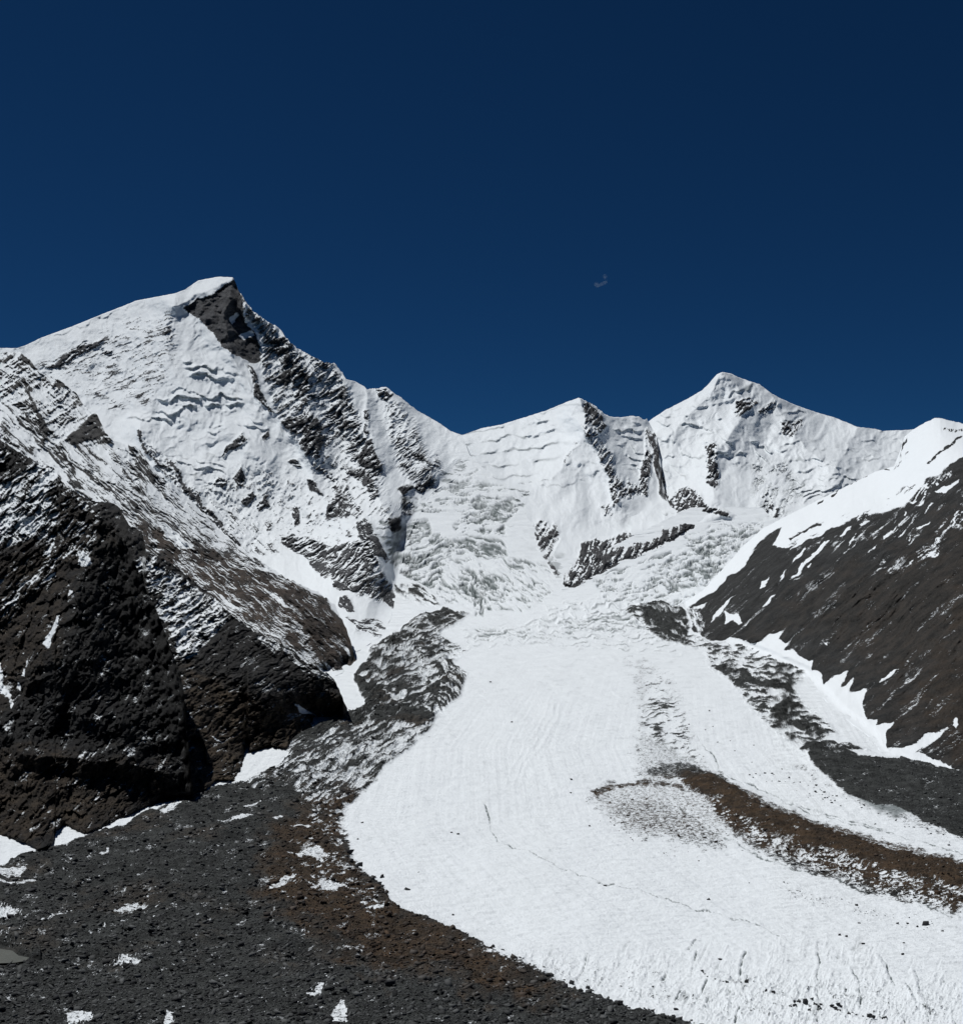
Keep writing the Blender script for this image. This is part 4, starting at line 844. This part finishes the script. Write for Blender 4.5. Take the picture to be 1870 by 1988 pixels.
def paint_G2(s):
    R = lambda p: T(7, p); Q = lambda p: T(3, p)
    s.rock[...] = 0.4
    s.speck(R([(-900,-200),(900,840),(1300,1280),(1870,1690),(2600,2300),(2600,3400),(-900,3400)]), .90, 30, 30, 6, 4, 9, 1, 5)
    s.speck(R([(860,840),(980,850),(1060,940),(1250,1100),(1270,1270),(1300,1290),(1190,1330),(1050,1200),(880,930)]), .998, 30, 20, 6, 4, 9, 2, 5)
    s.speck(Q([(520,180),(600,170),(760,290),(880,370),(860,440),(800,500),(740,570),(700,560),(640,420),(560,280)]), .42, 30, 26, 6.5, 6, 9, 3, 5)
    s.speck(Q([(560,170),(620,160),(700,220),(650,240)]), .9, 20, 20, 6, 4, 9, 4)
    s.speck(Q([(640,400),(720,330),(830,330),(900,420),(820,480),(740,560),(690,550)]), .36, 35, 14, 4, 8, 6, 5, 5)
    s.speck(Q([(550,230),(640,330),(600,360),(560,290)]), .62, 32, 22, 4, 4, 6, 6, 4)
    s.speck(Q([(1000,460),(1080,500),(1120,540),(1050,560),(1000,520)]), .55, 50, 14, 4, 8, 6, 7, 5)
    s.speck(Q([(1120,520),(1200,570),(1310,650),(1300,690),(1180,640)]), .80, -40, 30, 4, 8, 6, 8, 5)
    s.speck(Q([(720,600),(900,420),(1000,470),(1200,600),(1340,730),(1330,900),(700,1200),(700,700)]), .985, 30, 30, 6, 8, 8, 9, 5)
    s.speck(Q([(1000,470),(1090,500),(1250,600),(1300,660),(1210,640),(1100,560),(1020,540)]), .70, -35, 24, 4, 8, 6, 10, 5)
    for p in ([(815,860),(830,870),(855,895),(840,890)], [(935,870),(960,905),(975,945),(962,930)], [(1135,740),(1180,765),(1230,800),(1160,775)], [(1235,772),(1260,780),(1245,785)], [(765,680),(780,690),(775,692)],
              [(1130,525),(1180,560),(1200,590),(1150,550)], [(1240,600),(1290,650),(1250,620)]):
        s.blob(Q(p), 0, .25, -45, 14, 3, 11, 2.5, True)
    s.tint(Q([(720,600),(900,680),(1050,740),(1200,700),(1340,740),(1330,900),(940,1100),(720,1120)]), .8, 'brown', 20)
    s.ridge(Q([(880,400),(900,560),(980,700),(1060,760)]), 60, 26)
    s.ridge(Q([(1100,540),(1200,680),(1310,760)]), 45, 20)
    s.ridge(Q([(720,700),(780,900),(900,960),(950,1000)]), 50, 22)
    s.ridge(Q([(740,1000),(800,1060)]), 40, 14)
    s.ridge(R([(860,850),(960,900),(1060,1080),(1190,1340)]), 26, 14)
    s.rel -= 9*np.exp(-((s.U-545)/34)**2-((s.V-1277)/22)**2)
    s.rel += 8*ridged(s.U/30-s.V/180, s.V/120, 35, 4, .5)+6*fbm(s.U/26, s.V/34, 33, 4)+2*ridged(s.U/11, s.V/12, 34, 3)
mG2 = terrain_mat('spur_rock', .75, (.006,.006,.007), (.042,.042,.041), (.013,.010,.007), (.075,.057,.039), bump=1.0, edge=.25)  # brown rock, its tone lifted over the grey to paint sunlit faces
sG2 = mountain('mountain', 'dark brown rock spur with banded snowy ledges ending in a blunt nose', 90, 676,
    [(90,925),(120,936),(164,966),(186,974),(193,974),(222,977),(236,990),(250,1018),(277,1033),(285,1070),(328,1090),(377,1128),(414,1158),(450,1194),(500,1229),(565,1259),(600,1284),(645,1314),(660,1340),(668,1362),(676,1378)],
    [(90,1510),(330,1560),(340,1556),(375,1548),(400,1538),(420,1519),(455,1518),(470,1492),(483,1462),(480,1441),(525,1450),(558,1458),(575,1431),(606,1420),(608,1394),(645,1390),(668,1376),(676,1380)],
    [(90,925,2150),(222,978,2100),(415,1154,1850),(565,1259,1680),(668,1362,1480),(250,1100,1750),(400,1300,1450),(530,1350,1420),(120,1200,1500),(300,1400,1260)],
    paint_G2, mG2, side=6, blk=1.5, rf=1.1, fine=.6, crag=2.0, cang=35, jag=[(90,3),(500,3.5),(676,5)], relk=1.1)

def paint_G1(s):
    R = lambda p: T(7, p); Q = lambda p: T(3, p)
    s.rock[...] = 0.4
    s.speck([(-300,700),(800,700),(800,1800),(-300,1800)], .985, 50, 34, 8, 4, 6, 1, 5)
    # snowy left flank, strata rising to the right
    s.speck(R([(-1000,560),(0,680),(130,560),(330,470),(480,550),(540,640),(470,700),(620,1000),(440,1200),(420,1500),(150,1750),(0,1870),(-1000,2500)]), .42, 42, 46, 5.5, 8, 9, 2, 5)
    s.speck(R([(-600,300),(0,300),(130,380),(240,460),(200,560),(110,640),(0,690),(-600,690)]), .92, 40, 24, 6, 5, 10, 3, 5)
    s.speck(R([(450,620),(560,650),(720,780),(850,920),(980,1040),(860,1060),(700,980),(560,960),(420,800)]), .90, 35, 24, 5, 6, 9, 4, 5)
    s.speck(R([(0,1250),(230,1180),(380,1150),(420,1330),(350,1500),(200,1600),(0,1750)]), .93, 45, 30, 6, 8, 9, 5, 5)
    s.speck(R([(560,900),(860,1050),(860,1180),(780,1400),(560,1420),(440,1500),(300,1700),(100,1870),(0,1870),(0,1700),(300,1500),(420,1300)]), .72, 52, 40, 5, 8, 9, 6, 5)
    for p in ([(680,1280),(730,1270),(810,1330),(810,1370),(740,1400),(690,1390)], [(380,1560),(420,1500),(490,1470),(500,1480),(440,1550)],
              [(390,1310),(440,1200),(470,1180),(430,1290)], [(150,1620),(240,1540),(290,1540),(200,1620)], [(180,1000),(300,960),(300,1050),(440,1010),(320,1120),(200,1140),(140,1080)],
              [(230,760),(330,640),(460,560),(530,620),(420,660),(300,790)]):
        s.blob(R(p), 0, .4, 45, 20, 4, 7, 4, True)
    for p in ([(185,530),(170,510),(190,460),(225,400),(235,400),(210,460)], [(265,340),(270,310),(290,312)], [(-60,520),(5,590),(10,650),(50,740),(48,770),(30,720),(-60,640)], [(280,380),(290,360),(285,385)],
              [(55,680),(75,655),(80,690)], [(165,160),(200,120),(190,170)], [(90,640),(110,560),(100,640)]):
        s.blob(Q(p), 0, .4, 60, 14, 4, 8, 4, True)
    s.tint(R([(0,1300),(380,1180),(560,720),(860,1000),(1000,1100),(700,1400),(300,1870),(-400,2400)]), .5, 'brown', 30)
    s.tint(Q([(0,150),(300,180),(230,520),(130,640),(0,760),(-300,760)]), .5, 'brown', 30)
    s.tint(Q([(-300,880),(100,920),(400,960),(640,1000),(600,1130),(300,1250),(0,1280),(-300,1280)]), .6, 'brown', 24)
    # big forms: the pyramid edge and the hollow beside it
    s.ridge(R([(560,700),(860,1000),(870,1200),(760,1550),(620,1900),(560,2200)]), 120, 60)
    s.ridge(Q([(480,20),(560,260),(650,450),(700,700),(720,1000),(745,1100)]), 60, 30)
    s.ridge(Q([(-80,700),(60,900),(140,1060),(190,1290)]), 70, 34)
    s.rel -= 30*np.exp(-((s.U-130)/75)**2-((s.V-1435)/38)**2)
    s.rel -= 26*np.exp(-((s.U-250)/45)**2-((s.V-1330)/90)**2)
    s.ridge(Q([(330,800),(450,790),(490,870),(500,950)]), 40, 18)
    s.ridge([(40,1468),(130,1470),(230,1480),(330,1500)], 34, 26)
    s.rel += 11*ridged(s.U/34+s.V/210+.3*fbm(s.U/40, s.V/40, 46, 2), s.V/170, 47, 4, .5)+10*fbm(s.U/45, s.V/60, 43, 4)+5*ridged(s.U/22+s.V/60, s.V/30, 44, 4)+2.2*fbm(s.U/6, s.V/9, 45, 3)
    s.ridge(Q([(220,1240),(215,1290)]), 26, 8)
mG1 = terrain_mat('cliff_rock', .55, (.004,.004,.005), (.030,.031,.031), (.011,.008,.006), (.070,.053,.036), bump=1.1, edge=.25)  # brown lightened and grey darkened: sunlit and shaded rock put into colour
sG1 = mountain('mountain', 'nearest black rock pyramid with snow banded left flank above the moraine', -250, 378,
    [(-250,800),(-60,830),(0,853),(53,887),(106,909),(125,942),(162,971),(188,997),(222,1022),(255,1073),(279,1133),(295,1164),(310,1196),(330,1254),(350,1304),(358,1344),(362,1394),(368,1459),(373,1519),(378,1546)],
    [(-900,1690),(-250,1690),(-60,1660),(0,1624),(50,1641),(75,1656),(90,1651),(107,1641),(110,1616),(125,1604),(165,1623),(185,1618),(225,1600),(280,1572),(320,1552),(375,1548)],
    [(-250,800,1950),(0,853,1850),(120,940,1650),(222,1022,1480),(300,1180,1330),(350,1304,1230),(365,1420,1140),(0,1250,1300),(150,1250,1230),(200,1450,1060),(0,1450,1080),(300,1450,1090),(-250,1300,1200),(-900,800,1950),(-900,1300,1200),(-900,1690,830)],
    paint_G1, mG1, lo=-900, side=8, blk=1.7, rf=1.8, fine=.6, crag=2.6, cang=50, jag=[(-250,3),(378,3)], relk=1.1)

# ------------------------------------------------------------------ meltwater pond
wm = bpy.data.materials.new('pond_water'); wm.use_nodes = True; t = wm.node_tree; t.nodes.clear()
o_ = nd(t, 'ShaderNodeOutputMaterial'); b_ = nd(t, 'ShaderNodeBsdfPrincipled'); tc = nd(t, 'ShaderNodeTexCoord')
n_ = noise(t, tc.outputs['Object'], .12, 4); t.links.new(mixc(t, n_, (.10,.105,.09), (.16,.165,.145)), b_.inputs['Base Color'])
b_.inputs['Roughness'].default_value = .25; bp_ = nd(t, 'ShaderNodeBump'); bp_.inputs['Distance'].default_value = .05
t.links.new(noise(t, tc.outputs['Object'], 1.2, 3), bp_.inputs['Height']); t.links.new(bp_.outputs[0], b_.inputs['Normal']); t.links.new(b_.outputs[0], o_.inputs[0])
dz_ = WZ-EYE; ring = []
for (u, v) in POND:
    for f in (0,): 
        x_, y_, z_ = world(u, v, 1000.0); k_ = dz_/(z_-EYE); ring.append((x_*k_, 1000.0*k_, WZ))
pm = bpy.data.meshes.new('water'); pm.from_pydata(ring, [], [list(range(len(ring)))]); pm.materials.append(wm)
po = bpy.data.objects.new('water', pm); sc.collection.objects.link(po)
set_obj(po, 'small grey green meltwater pond below an ice bank at the left edge', 'pond', 'structure')

# ------------------------------------------------------------------ stones and boulders
rng = np.random.default_rng(7)
def rock_shape(seed, flat=.65, sub=1):
    r = random.Random(seed)
    import bmesh
    bm = bmesh.new()
    base_ = [(a, b, c) for a in (-1, 1) for b in (-1, 1) for c in (-1, 1)]
    if sub > 1: base_ += [(r.uniform(-1, 1), r.uniform(-1, 1), c) for c in (-1, 1, 1)]+[(c, r.uniform(-1, 1), r.uniform(-1, 1)) for c in (-1, 1)]+[(r.uniform(-1, 1), c, r.uniform(-1, 1)) for c in (-1, 1)]
    for p in base_:
        q = Vector([p[0]*r.uniform(.45, 1), p[1]*r.uniform(.4, 1), p[2]*r.uniform(.35, 1)])
        if r.random() < .25: q *= .6
        bm.verts.new((q.x*r_s[0], q.y*r_s[1], q.z*flat))
    h = bmesh.ops.convex_hull(bm, input=bm.verts)
    bmesh.ops.delete(bm, geom=[v for v in bm.verts if not v.link_faces], context='VERTS')
    bmesh.ops.triangulate(bm, faces=bm.faces); bmesh.ops.recalc_face_normals(bm, faces=bm.faces)
    bm.verts.index_update()
    co_ = np.array([v.co[:] for v in bm.verts], f4); fa = np.array([[v.index for v in f.verts] for f in bm.faces], np.int32)
    bm.free(); return co_, fa
def stone_mat(name, a, b, sc_=2.0):
    m = bpy.data.materials.new(name); m.use_nodes = True; t = m.node_tree; t.nodes.clear()
    o = nd(t, 'ShaderNodeOutputMaterial'); p = nd(t, 'ShaderNodeBsdfPrincipled'); g = nd(t, 'ShaderNodeTexCoord')
    at = nd(t, 'ShaderNodeAttribute', attribute_name='mask')
    n = noise(t, g.outputs['Object'], sc_, 5, .65)
    v = mth(t, 'ADD', mth(t, 'MULTIPLY', n, .6), mth(t, 'MULTIPLY', at.outputs['Fac'], .7), clamp=True) if name.startswith('loose') else n
    sp = nd(t, 'ShaderNodeSeparateColor'); t.links.new(at.outputs['Color'], sp.inputs[0])
    if name.startswith('loose'):
        v = mth(t, 'MULTIPLY_ADD', n, .5, mth(t, 'SUBTRACT', sp.outputs[0], .25), clamp=True)
        c = mixc(t, sp.outputs[1], mixc(t, v, a, b), mixc(t, v, (.018,.011,.007), (.085,.055,.034)))
    else: c = mixc(t, v, a, b)
    t.links.new(c, p.inputs['Base Color']); p.inputs['Roughness'].default_value = .85; p.inputs['Specular IOR Level'].default_value = .2
    bp = nd(t, 'ShaderNodeBump'); bp.inputs['Distance'].default_value = .25; t.links.new(noise(t, g.outputs['Object'], sc_*2, 4), bp.inputs['Height'])
    t.links.new(bp.outputs[0], p.inputs['Normal']); t.links.new(p.outputs[0], o.inputs[0]); return m
looseM = stone_mat('loose_stone', (.011,.012,.013), (.105,.111,.112), 1.5)
boulM = stone_mat('boulder_stone', (.012,.013,.015), (.050,.052,.056), 1.2)
boulB = stone_mat('boulder_brown', (.016,.011,.008), (.060,.042,.030), 1.2)
shapes = []
for i in range(10):
    r_s = (1.0, .55+.05*(i % 5)); shapes.append(rock_shape(100+i, .28+.06*(i % 5), 1))
GC, GR = cols, NR
def ground_at(u, v):
    """point of the valley floor on bearing u, elevation v"""
    c = int(np.clip(np.searchsorted(cols, u), 0, len(cols)-1))
    r = int(round((v-top[c])/(bot-top[c])*(NR-1))); r = min(max(r, 0), NR-1)
    return gx[r, c], gy[r, c], Gz[r, c]
def scatter(name, n, poly, size, label, sel_id=None, brown=None, vpow=1.0, dens=None):
    P = np.array(poly); u = rng.uniform(P[:, 0].min(), min(P[:, 0].max(), 1990), n*3); v = rng.uniform(P[:, 1].min(), 2040, n*3)
    c = np.clip(np.searchsorted(cols, u), 0, len(cols)-1)
    r = np.round((v-top[c])/(bot-top[c])*(NR-1)).astype(int); ok = (r > 0) & (r < NR) & (u > -150)
    r = np.clip(r, 0, NR-1); ok &= np.isin(GID[r, c], sel_id)
    rk = G.rock[r, c]
    ok &= (rk > 0.0) | (rng.random(len(u)) < .03)
    ok &= (pd[r, c] < -2)
    if dens is not None: ok &= dens(u, v)
    idx = np.where(ok)[0][:n]; r, c = r[idx], c[idx]; m = len(idx)
    Yd = gy[r, c]
    sz = size(rng, m, v[idx], Yd)
    cos, fas, mks = [], [], []; off = 0
    kind = rng.integers(0, len(shapes), m)
    for k_ in range(len(shapes)):
        ii = np.where(kind == k_)[0]
        if len(ii) == 0: continue
        c0, f0 = shapes[k_]
        an = rng.uniform(0, 6.28, len(ii)); tx = rng.normal(0, .25, len(ii)); ty = rng.normal(0, .25, len(ii))
        ca, sa = np.cos(an)[:, None], np.sin(an)[:, None]
        X = c0[None, :, 0]*ca-c0[None, :, 1]*sa; Yr = c0[None, :, 0]*sa+c0[None, :, 1]*ca; Z = c0[None, :, 2]+X*tx[:, None]+Yr*ty[:, None]
        s_ = sz[ii][:, None]
        X = X*s_+gx[r[ii], c[ii]][:, None]; Yr = Yr*s_+gy[r[ii], c[ii]][:, None]; Z = Z*s_+(Gz[r[ii], c[ii]]+sz[ii]*.12)[:, None]
        cos.append(np.stack([X, Yr, Z], -1).reshape(-1, 3)); nv = len(c0)
        fas.append((f0[None]+(np.arange(len(ii))*nv)[:, None, None]).reshape(-1, 3)+off); off += nv*len(ii)
        tone = np.clip(rng.normal(.48, .30, len(ii)), 0, 1); br = np.clip(G.brown[r[ii], c[ii]]*rng.uniform(.5, 1.3, len(ii)), 0, 1)
        q = np.zeros((len(ii), nv, 4), f4); q[..., 0] = tone[:, None]; q[..., 1] = br[:, None]; q[..., 3] = 1; mks.append(q.reshape(-1, 4))
    o = mesh_from(name, np.concatenate(cos), np.concatenate(fas), looseM, np.concatenate(mks), smooth=False, tris=True)
    return set_obj(o, label, 'stones', 'stuff')
def sz1(rg, m, v, Y): return np.clip(rg.pareto(2.3, m)*.28+.25, .22, 2.1)*(.75+.35*(Y/700))
scatter('loose_stones', 80000, L_MOR, sz1, 'countless grey slabs and stones covering the dark moraine', [1])
def sz2(rg, m, v, Y): return np.clip(rg.pareto(3, m)*.3+.32, .3, 1.8)*(.7+.4*(Y/900))
scatter('loose_stones', 14000, M_MOR, sz2, 'brown grit and small stones covering the medial moraine', [2])
scatter('loose_stones', 7000, R_MOR, sz2, 'dark grit and small stones covering the mound below the scree', [3])

# boulders one can point at: bearing, elevation, half width (survey units), squash, colour, label
BL = [
 (6,(1720,607),13,.75,'g','largest black boulder standing alone on the right of the snow'),
 (6,(1387,652),6,.8,'g','left one of two matching small boulders side by side on open snow'),
 (6,(1413,656),6,.8,'g','right one of two matching small boulders side by side on open snow'),
 (6,(1478,677),8,.45,'g','flat dark boulder lying right of the two matching small ones'),
 (6,(1633,720),8,.6,'g','squared dark boulder on open snow below the largest black one'),
 (6,(1454,538),6,.8,'g','small cube shaped boulder on snow under the brown moraine tail'),
 (6,(876,515),8,.5,'g','low wide boulder alone in the middle of the smooth glacier'),
 (6,(925,736),8,.6,'g','jagged dark boulder on snow between two long crevasses'),
 (6,(475,460),6,.5,'g','small dark stone sitting on the melt crack of the glacier'),
 (6,(1612,600),6,.6,'g','small boulder at the left of the row leading to the largest black one'),
 (6,(1654,600),5,.7,'g','small boulder in the middle of the row leading to the largest black one'),
 (6,(1690,613),6,.7,'g','small boulder right against the largest black one on its left'),
 (6,(1462,605),5,.6,'g','lone small stone above the two matching small boulders'),
 (6,(1637,678),5,.5,'g','small stone just above the squared dark boulder'),
 (6,(1787,630),5,.6,'g','small stone right of and below the largest black boulder'),
 (6,(908,291),7,.7,'b','brown block on snow at the lower edge of the speckled lobe'),
 (6,(865,272),6,.6,'b','brown stone just above and left of the block by the speckled lobe'),
 (6,(800,225),7,.5,'b','flat brown stone inside the speckled lobe'),
 (6,(763,264),5,.6,'b','small brown stone near the foot of the speckled lobe'),
 (6,(345,50),6,.6,'g','dark stone on clean snow left of the speckled lobe tip'),
 (6,(343,98),4,.7,'g','smaller dark stone right below the one left of the lobe tip'),
 (6,(415,227),4,.7,'g','tiny stone on snow below the speckled lobe tip'),
 (6,(1414,853),7,.7,'g','black stone perched at the head of a crevasse in the foreground snow'),
 (6,(345,840),10,.8,'g','rounded black boulder on the crest of the brown moraine edge'),
 (6,(408,858),10,.8,'g','black boulder with a pointed top next to the rounded one on the moraine edge'),
 (6,(322,872),11,.8,'g','dark grey boulder half buried just inside the brown moraine edge'),
 (6,(753,940),9,.7,'g','black boulder on the moraine edge close to the bottom of the picture'),
 (6,(950,835),5,.7,'g','small black stone at the left end of the foreground debris line'),
 (6,(1130,875),8,1.0,'g','upright black stone in the foreground debris line'),
 (6,(1025,830),8,.9,'g','black stone where a crevasse meets the foreground debris line'),
 (6,(1255,925),11,.9,'g','thick black block near the middle of the foreground debris line'),
 (6,(1505,975),12,.8,'g','big black block at the lower right end of the foreground debris line'),
 (6,(660,842),4,.7,'g','tiny lone stone on snow above the bottom moraine edge'),
 (6,(538,836),4,.5,'g','tiny flat stone on snow above the rounded boulder'),
 (5,(1580,470),15,.35,'g','long thin black slab tilted on the snow beside the left moraine'),
 (5,(1480,427),10,.8,'g','four cornered black block on snow beside the left moraine'),
 (5,(1472,457),9,.7,'g','grey black boulder at the moraine rim just below the four cornered block'),
 (5,(1358,330),14,.75,'g','large rounded black boulder at the snow edge of the left moraine'),
 (5,(1395,380),11,.8,'g','egg shaped black boulder at the snow edge below the large rounded one'),
 (5,(1345,350),8,.7,'g','smaller boulder tucked under the large rounded one at the snow edge'),
 (5,(1330,283),8,.4,'g','flat slab at the snow edge above the large rounded boulder'),
 (5,(1390,462),9,.8,'b','brown boulder in the snow streaked rim of the left moraine'),
 (5,(1545,558),7,.8,'g','small black boulder where the brown moraine crest begins'),
 (5,(1750,248),5,.7,'g','left one of two tiny stones high on the clean glacier'),
 (5,(1776,255),5,.7,'g','right one of two tiny stones high on the clean glacier'),
 (5,(1404,212),5,.5,'g','tiny flat stone on snow right of the upper moraine edge'),
 (5,(1622,404),4,.5,'g','tiny stone on snow above the long thin slab'),
 (5,(1755,565),5,.8,'g','tiny stone on snow above the brown moraine crest'),
 (5,(1255,530),12,.7,'b','dark boulder among brown gravel left of the crest snow patch'),
 (5,(1453,703),15,.7,'b','dark red brown boulder in the middle of the brown gravel'),
 (5,(1465,640),16,.35,'b','long low brown slab just above the dark red brown boulder'),
 (5,(935,690),13,.7,'g','black boulder with a pale cap in the middle of the grey moraine'),
 (5,(605,780),15,.7,'g','black hollowed boulder right of the ribbed ice patch'),
 (5,(550,718),12,.6,'g','grey slab sitting on top of the ribbed ice patch'),
 (5,(520,838),13,.7,'g','grey boulder below the ribbed ice patch'),
 (5,(220,915),13,.9,'g','upright grey boulder in the lower left corner rubble'),
 (5,(262,900),16,.7,'g','broad grey boulder beside the upright one in the lower left corner'),
 (5,(460,868),17,.35,'g','wide grey slab in the rubble above the bottom left snow patches'),
 (5,(125,487),16,.4,'g','pale grey tilted slab on the upper left of the moraine'),
 (5,(325,382),14,.35,'g','flat grey slab on the moraine under the black rock pyramid'),
 (5,(885,960),14,.6,'g','dark slab near the bottom middle of the moraine'),
 (5,(1190,950),20,.5,'g','wide dark slab left of the bottom snow patch'),
 (5,(1510,860),22,.6,'g','large dark wedge of rock in the bottom moraine right of the snow patch'),
 (5,(42,575),14,.5,'g','grey stone above the pond at the left edge'),
 (5,(48,770),14,.5,'g','grey stone on the near shore of the pond'),
 (4,(905,1120),6,.7,'b','brown block on snow between the lobe and the melt crack'),
 (4,(30,497),4,.7,'g','tiny stone on the far left glacier snow'),
 (4,(115,655),4,.7,'g','tiny stone in the middle of the upper glacier snow'),
]
def boulder(u, v, hw, sq, col, label, group, i, wide=1.0):
    global r_s
    x, y, z = ground_at(u, v); m_ = y/FOC; R_ = hw*m_
    rr = random.Random(900+i); r_s = (1.0*wide, rr.uniform(.6, .9))
    c0, f0 = rock_shape(500+i, sq, 2)
    a = rr.uniform(-.5, .5); ca, sa = math.cos(a), math.sin(a)
    c1 = np.stack([c0[:, 0]*ca-c0[:, 1]*sa, c0[:, 0]*sa+c0[:, 1]*ca, c0[:, 2]+c0[:, 0]*rr.uniform(-.2, .2)], -1)*R_*1.15
    c1[:, 2] += R_*sq*.45
    o = mesh_from('boulder', c1, f0, boulM if col == 'g' else boulB, smooth=False, tris=True)
    o.location = (x, y, z); set_obj(o, label, 'boulder', None, group); return o
for i, (k_, p, hw, sq, col, label) in enumerate(BL):
    (u, v), = T(k_, [p]); boulder(u, v, hw*.5*(1.0), sq, col, label, 'boulders lying on the snow and the moraines', i)
# smaller stones that only their row or patch tells apart
def row(pts, n, spread, hw, label, group, seed, col='g'):
    rr = random.Random(seed); P = T(*pts)
    L = [math.hypot(P[i+1][0]-P[i][0], P[i+1][1]-P[i][1]) for i in range(len(P)-1)]; S = sum(L)
    for j in range(n):
        d = rr.uniform(0, S); i = 0
        while i < len(L)-1 and d > L[i]: d -= L[i]; i += 1
        f = d/L[i]; u = P[i][0]+(P[i+1][0]-P[i][0])*f+rr.gauss(0, spread*1.6); v = P[i][1]+(P[i+1][1]-P[i][1])*f+rr.gauss(0, spread*.6)
        boulder(u, v, rr.uniform(*hw), rr.uniform(.45, .9), col, label, group, seed*100+j)
row((6, [(1200,900),(1330,940),(1460,960),(1560,990)]), 34, 8, (1.8,4.2), 'one of the black stones crowded in the foreground debris line on the snow', 'stones of the foreground debris line', 11)
row((6, [(850,800),(1010,840),(1130,880)]), 14, 4, (1.2,2.6), 'one of the small black stones strung along the upper debris line on the snow', 'stones of the upper debris line', 12)
row((6, [(1070,440),(1250,500),(1450,550),(1600,590),(1780,620)]), 26, 8, (.7,1.6), 'one of the pebbles trailing across open snow below the melt crack', 'pebbles trailing below the melt crack', 13)
row((6, [(1020,10),(1200,60),(1330,100),(1420,140),(1560,195),(1700,240),(1860,300)]), 48, 10, (1.0,2.4), 'one of the dark stones scattered on snow below the right dark mound', 'stones below the right dark mound', 14)
row((4, [(820,620),(900,760),(1000,740),(1100,800),(1250,900),(1350,960)]), 22, 16, (.9,1.8), 'one of the small stones spread on snow between the two moraines on the right', 'stones between the right moraines', 15)
row((6, [(480,200),(560,260),(640,290),(740,330),(860,340)]), 18, 7, (.8,1.8), 'one of the brown stones along the lower rim of the speckled lobe', 'stones at the lobe rim', 16, 'b')
row((6, [(0,690),(160,755),(300,830),(420,880),(600,950),(820,985)]), 26, 4, (1.6,3.6), 'one of the dark stones lining the crest of the near moraine edge', 'stones lining the near moraine edge', 17)
row((5, [(1310,150),(1320,250),(1340,320),(1420,420),(1500,500)]), 24, 7, (1.6,3.6), 'one of the dark stones lining the snow edge of the left moraine', 'stones lining the left moraine edge', 18)

row((5, [(60,900),(300,880),(560,850),(900,870),(1300,900),(1700,900)]), 44, 34, (3.0,6.5), 'one of the larger dark blocks in the rubble along the bottom of the moraine', 'larger blocks in the near rubble', 19)
row((5, [(100,500),(400,480),(800,560),(1100,640),(1400,720)]), 36, 46, (2.2,4.2), 'one of the grey blocks in the rubble in the middle of the broad moraine', 'grey blocks in the middle of the moraine', 20)

# ------------------------------------------------------------------ the tiny cloud wisp
cx, cy_, cz = world(1166, 549, 5200.0)
import bmesh
bm = bmesh.new()
for (du, dv, a_, b2, rot_) in ((-8, 4, 6, 3, -.6), (0, 4, 9, 2.8, .45), (7, 0, 7, 2.4, .3), (9, -12, 3.2, 6, .6)):
    m_ = 5200/FOC
    bmesh.ops.create_icosphere(bm, subdivisions=3, radius=1.0, matrix=Matrix.Translation((du*m_, 0, -dv*m_)) @ Matrix.Rotation(-rot_, 4, 'Y') @ Matrix.Diagonal((a_*m_, 14*m_, b2*m_, 1)))
cme = bpy.data.meshes.new('cloud'); bm.to_mesh(cme); bm.free()
cl = bpy.data.objects.new('cloud', cme); sc.collection.objects.link(cl); cl.location = (cx, cy_, cz)
rm = cl.modifiers.new('r', 'REMESH'); rm.mode = 'VOXEL'; rm.voxel_size = 3.0
cm = bpy.data.materials.new('cloud_vapour'); cm.use_nodes = True; t = cm.node_tree; t.nodes.clear()
o_ = nd(t, 'ShaderNodeOutputMaterial'); v_ = nd(t, 'ShaderNodeVolumePrincipled'); tc = nd(t, 'ShaderNodeTexCoord')
n_ = noise(t, tc.outputs['Object'], .05, 4, .6)
d_ = mth(t, 'MULTIPLY', mth(t, 'SUBTRACT', n_, .38, clamp=True), .030, clamp=True); t.links.new(d_, v_.inputs['Density'])
v_.inputs['Color'].default_value = (.70, .86, 1, 1); t.links.new(v_.outputs[0], o_.inputs['Volume'])
cme.materials.append(cm); set_obj(cl, 'tiny faint wisp of cloud alone in the dark blue sky', 'cloud')
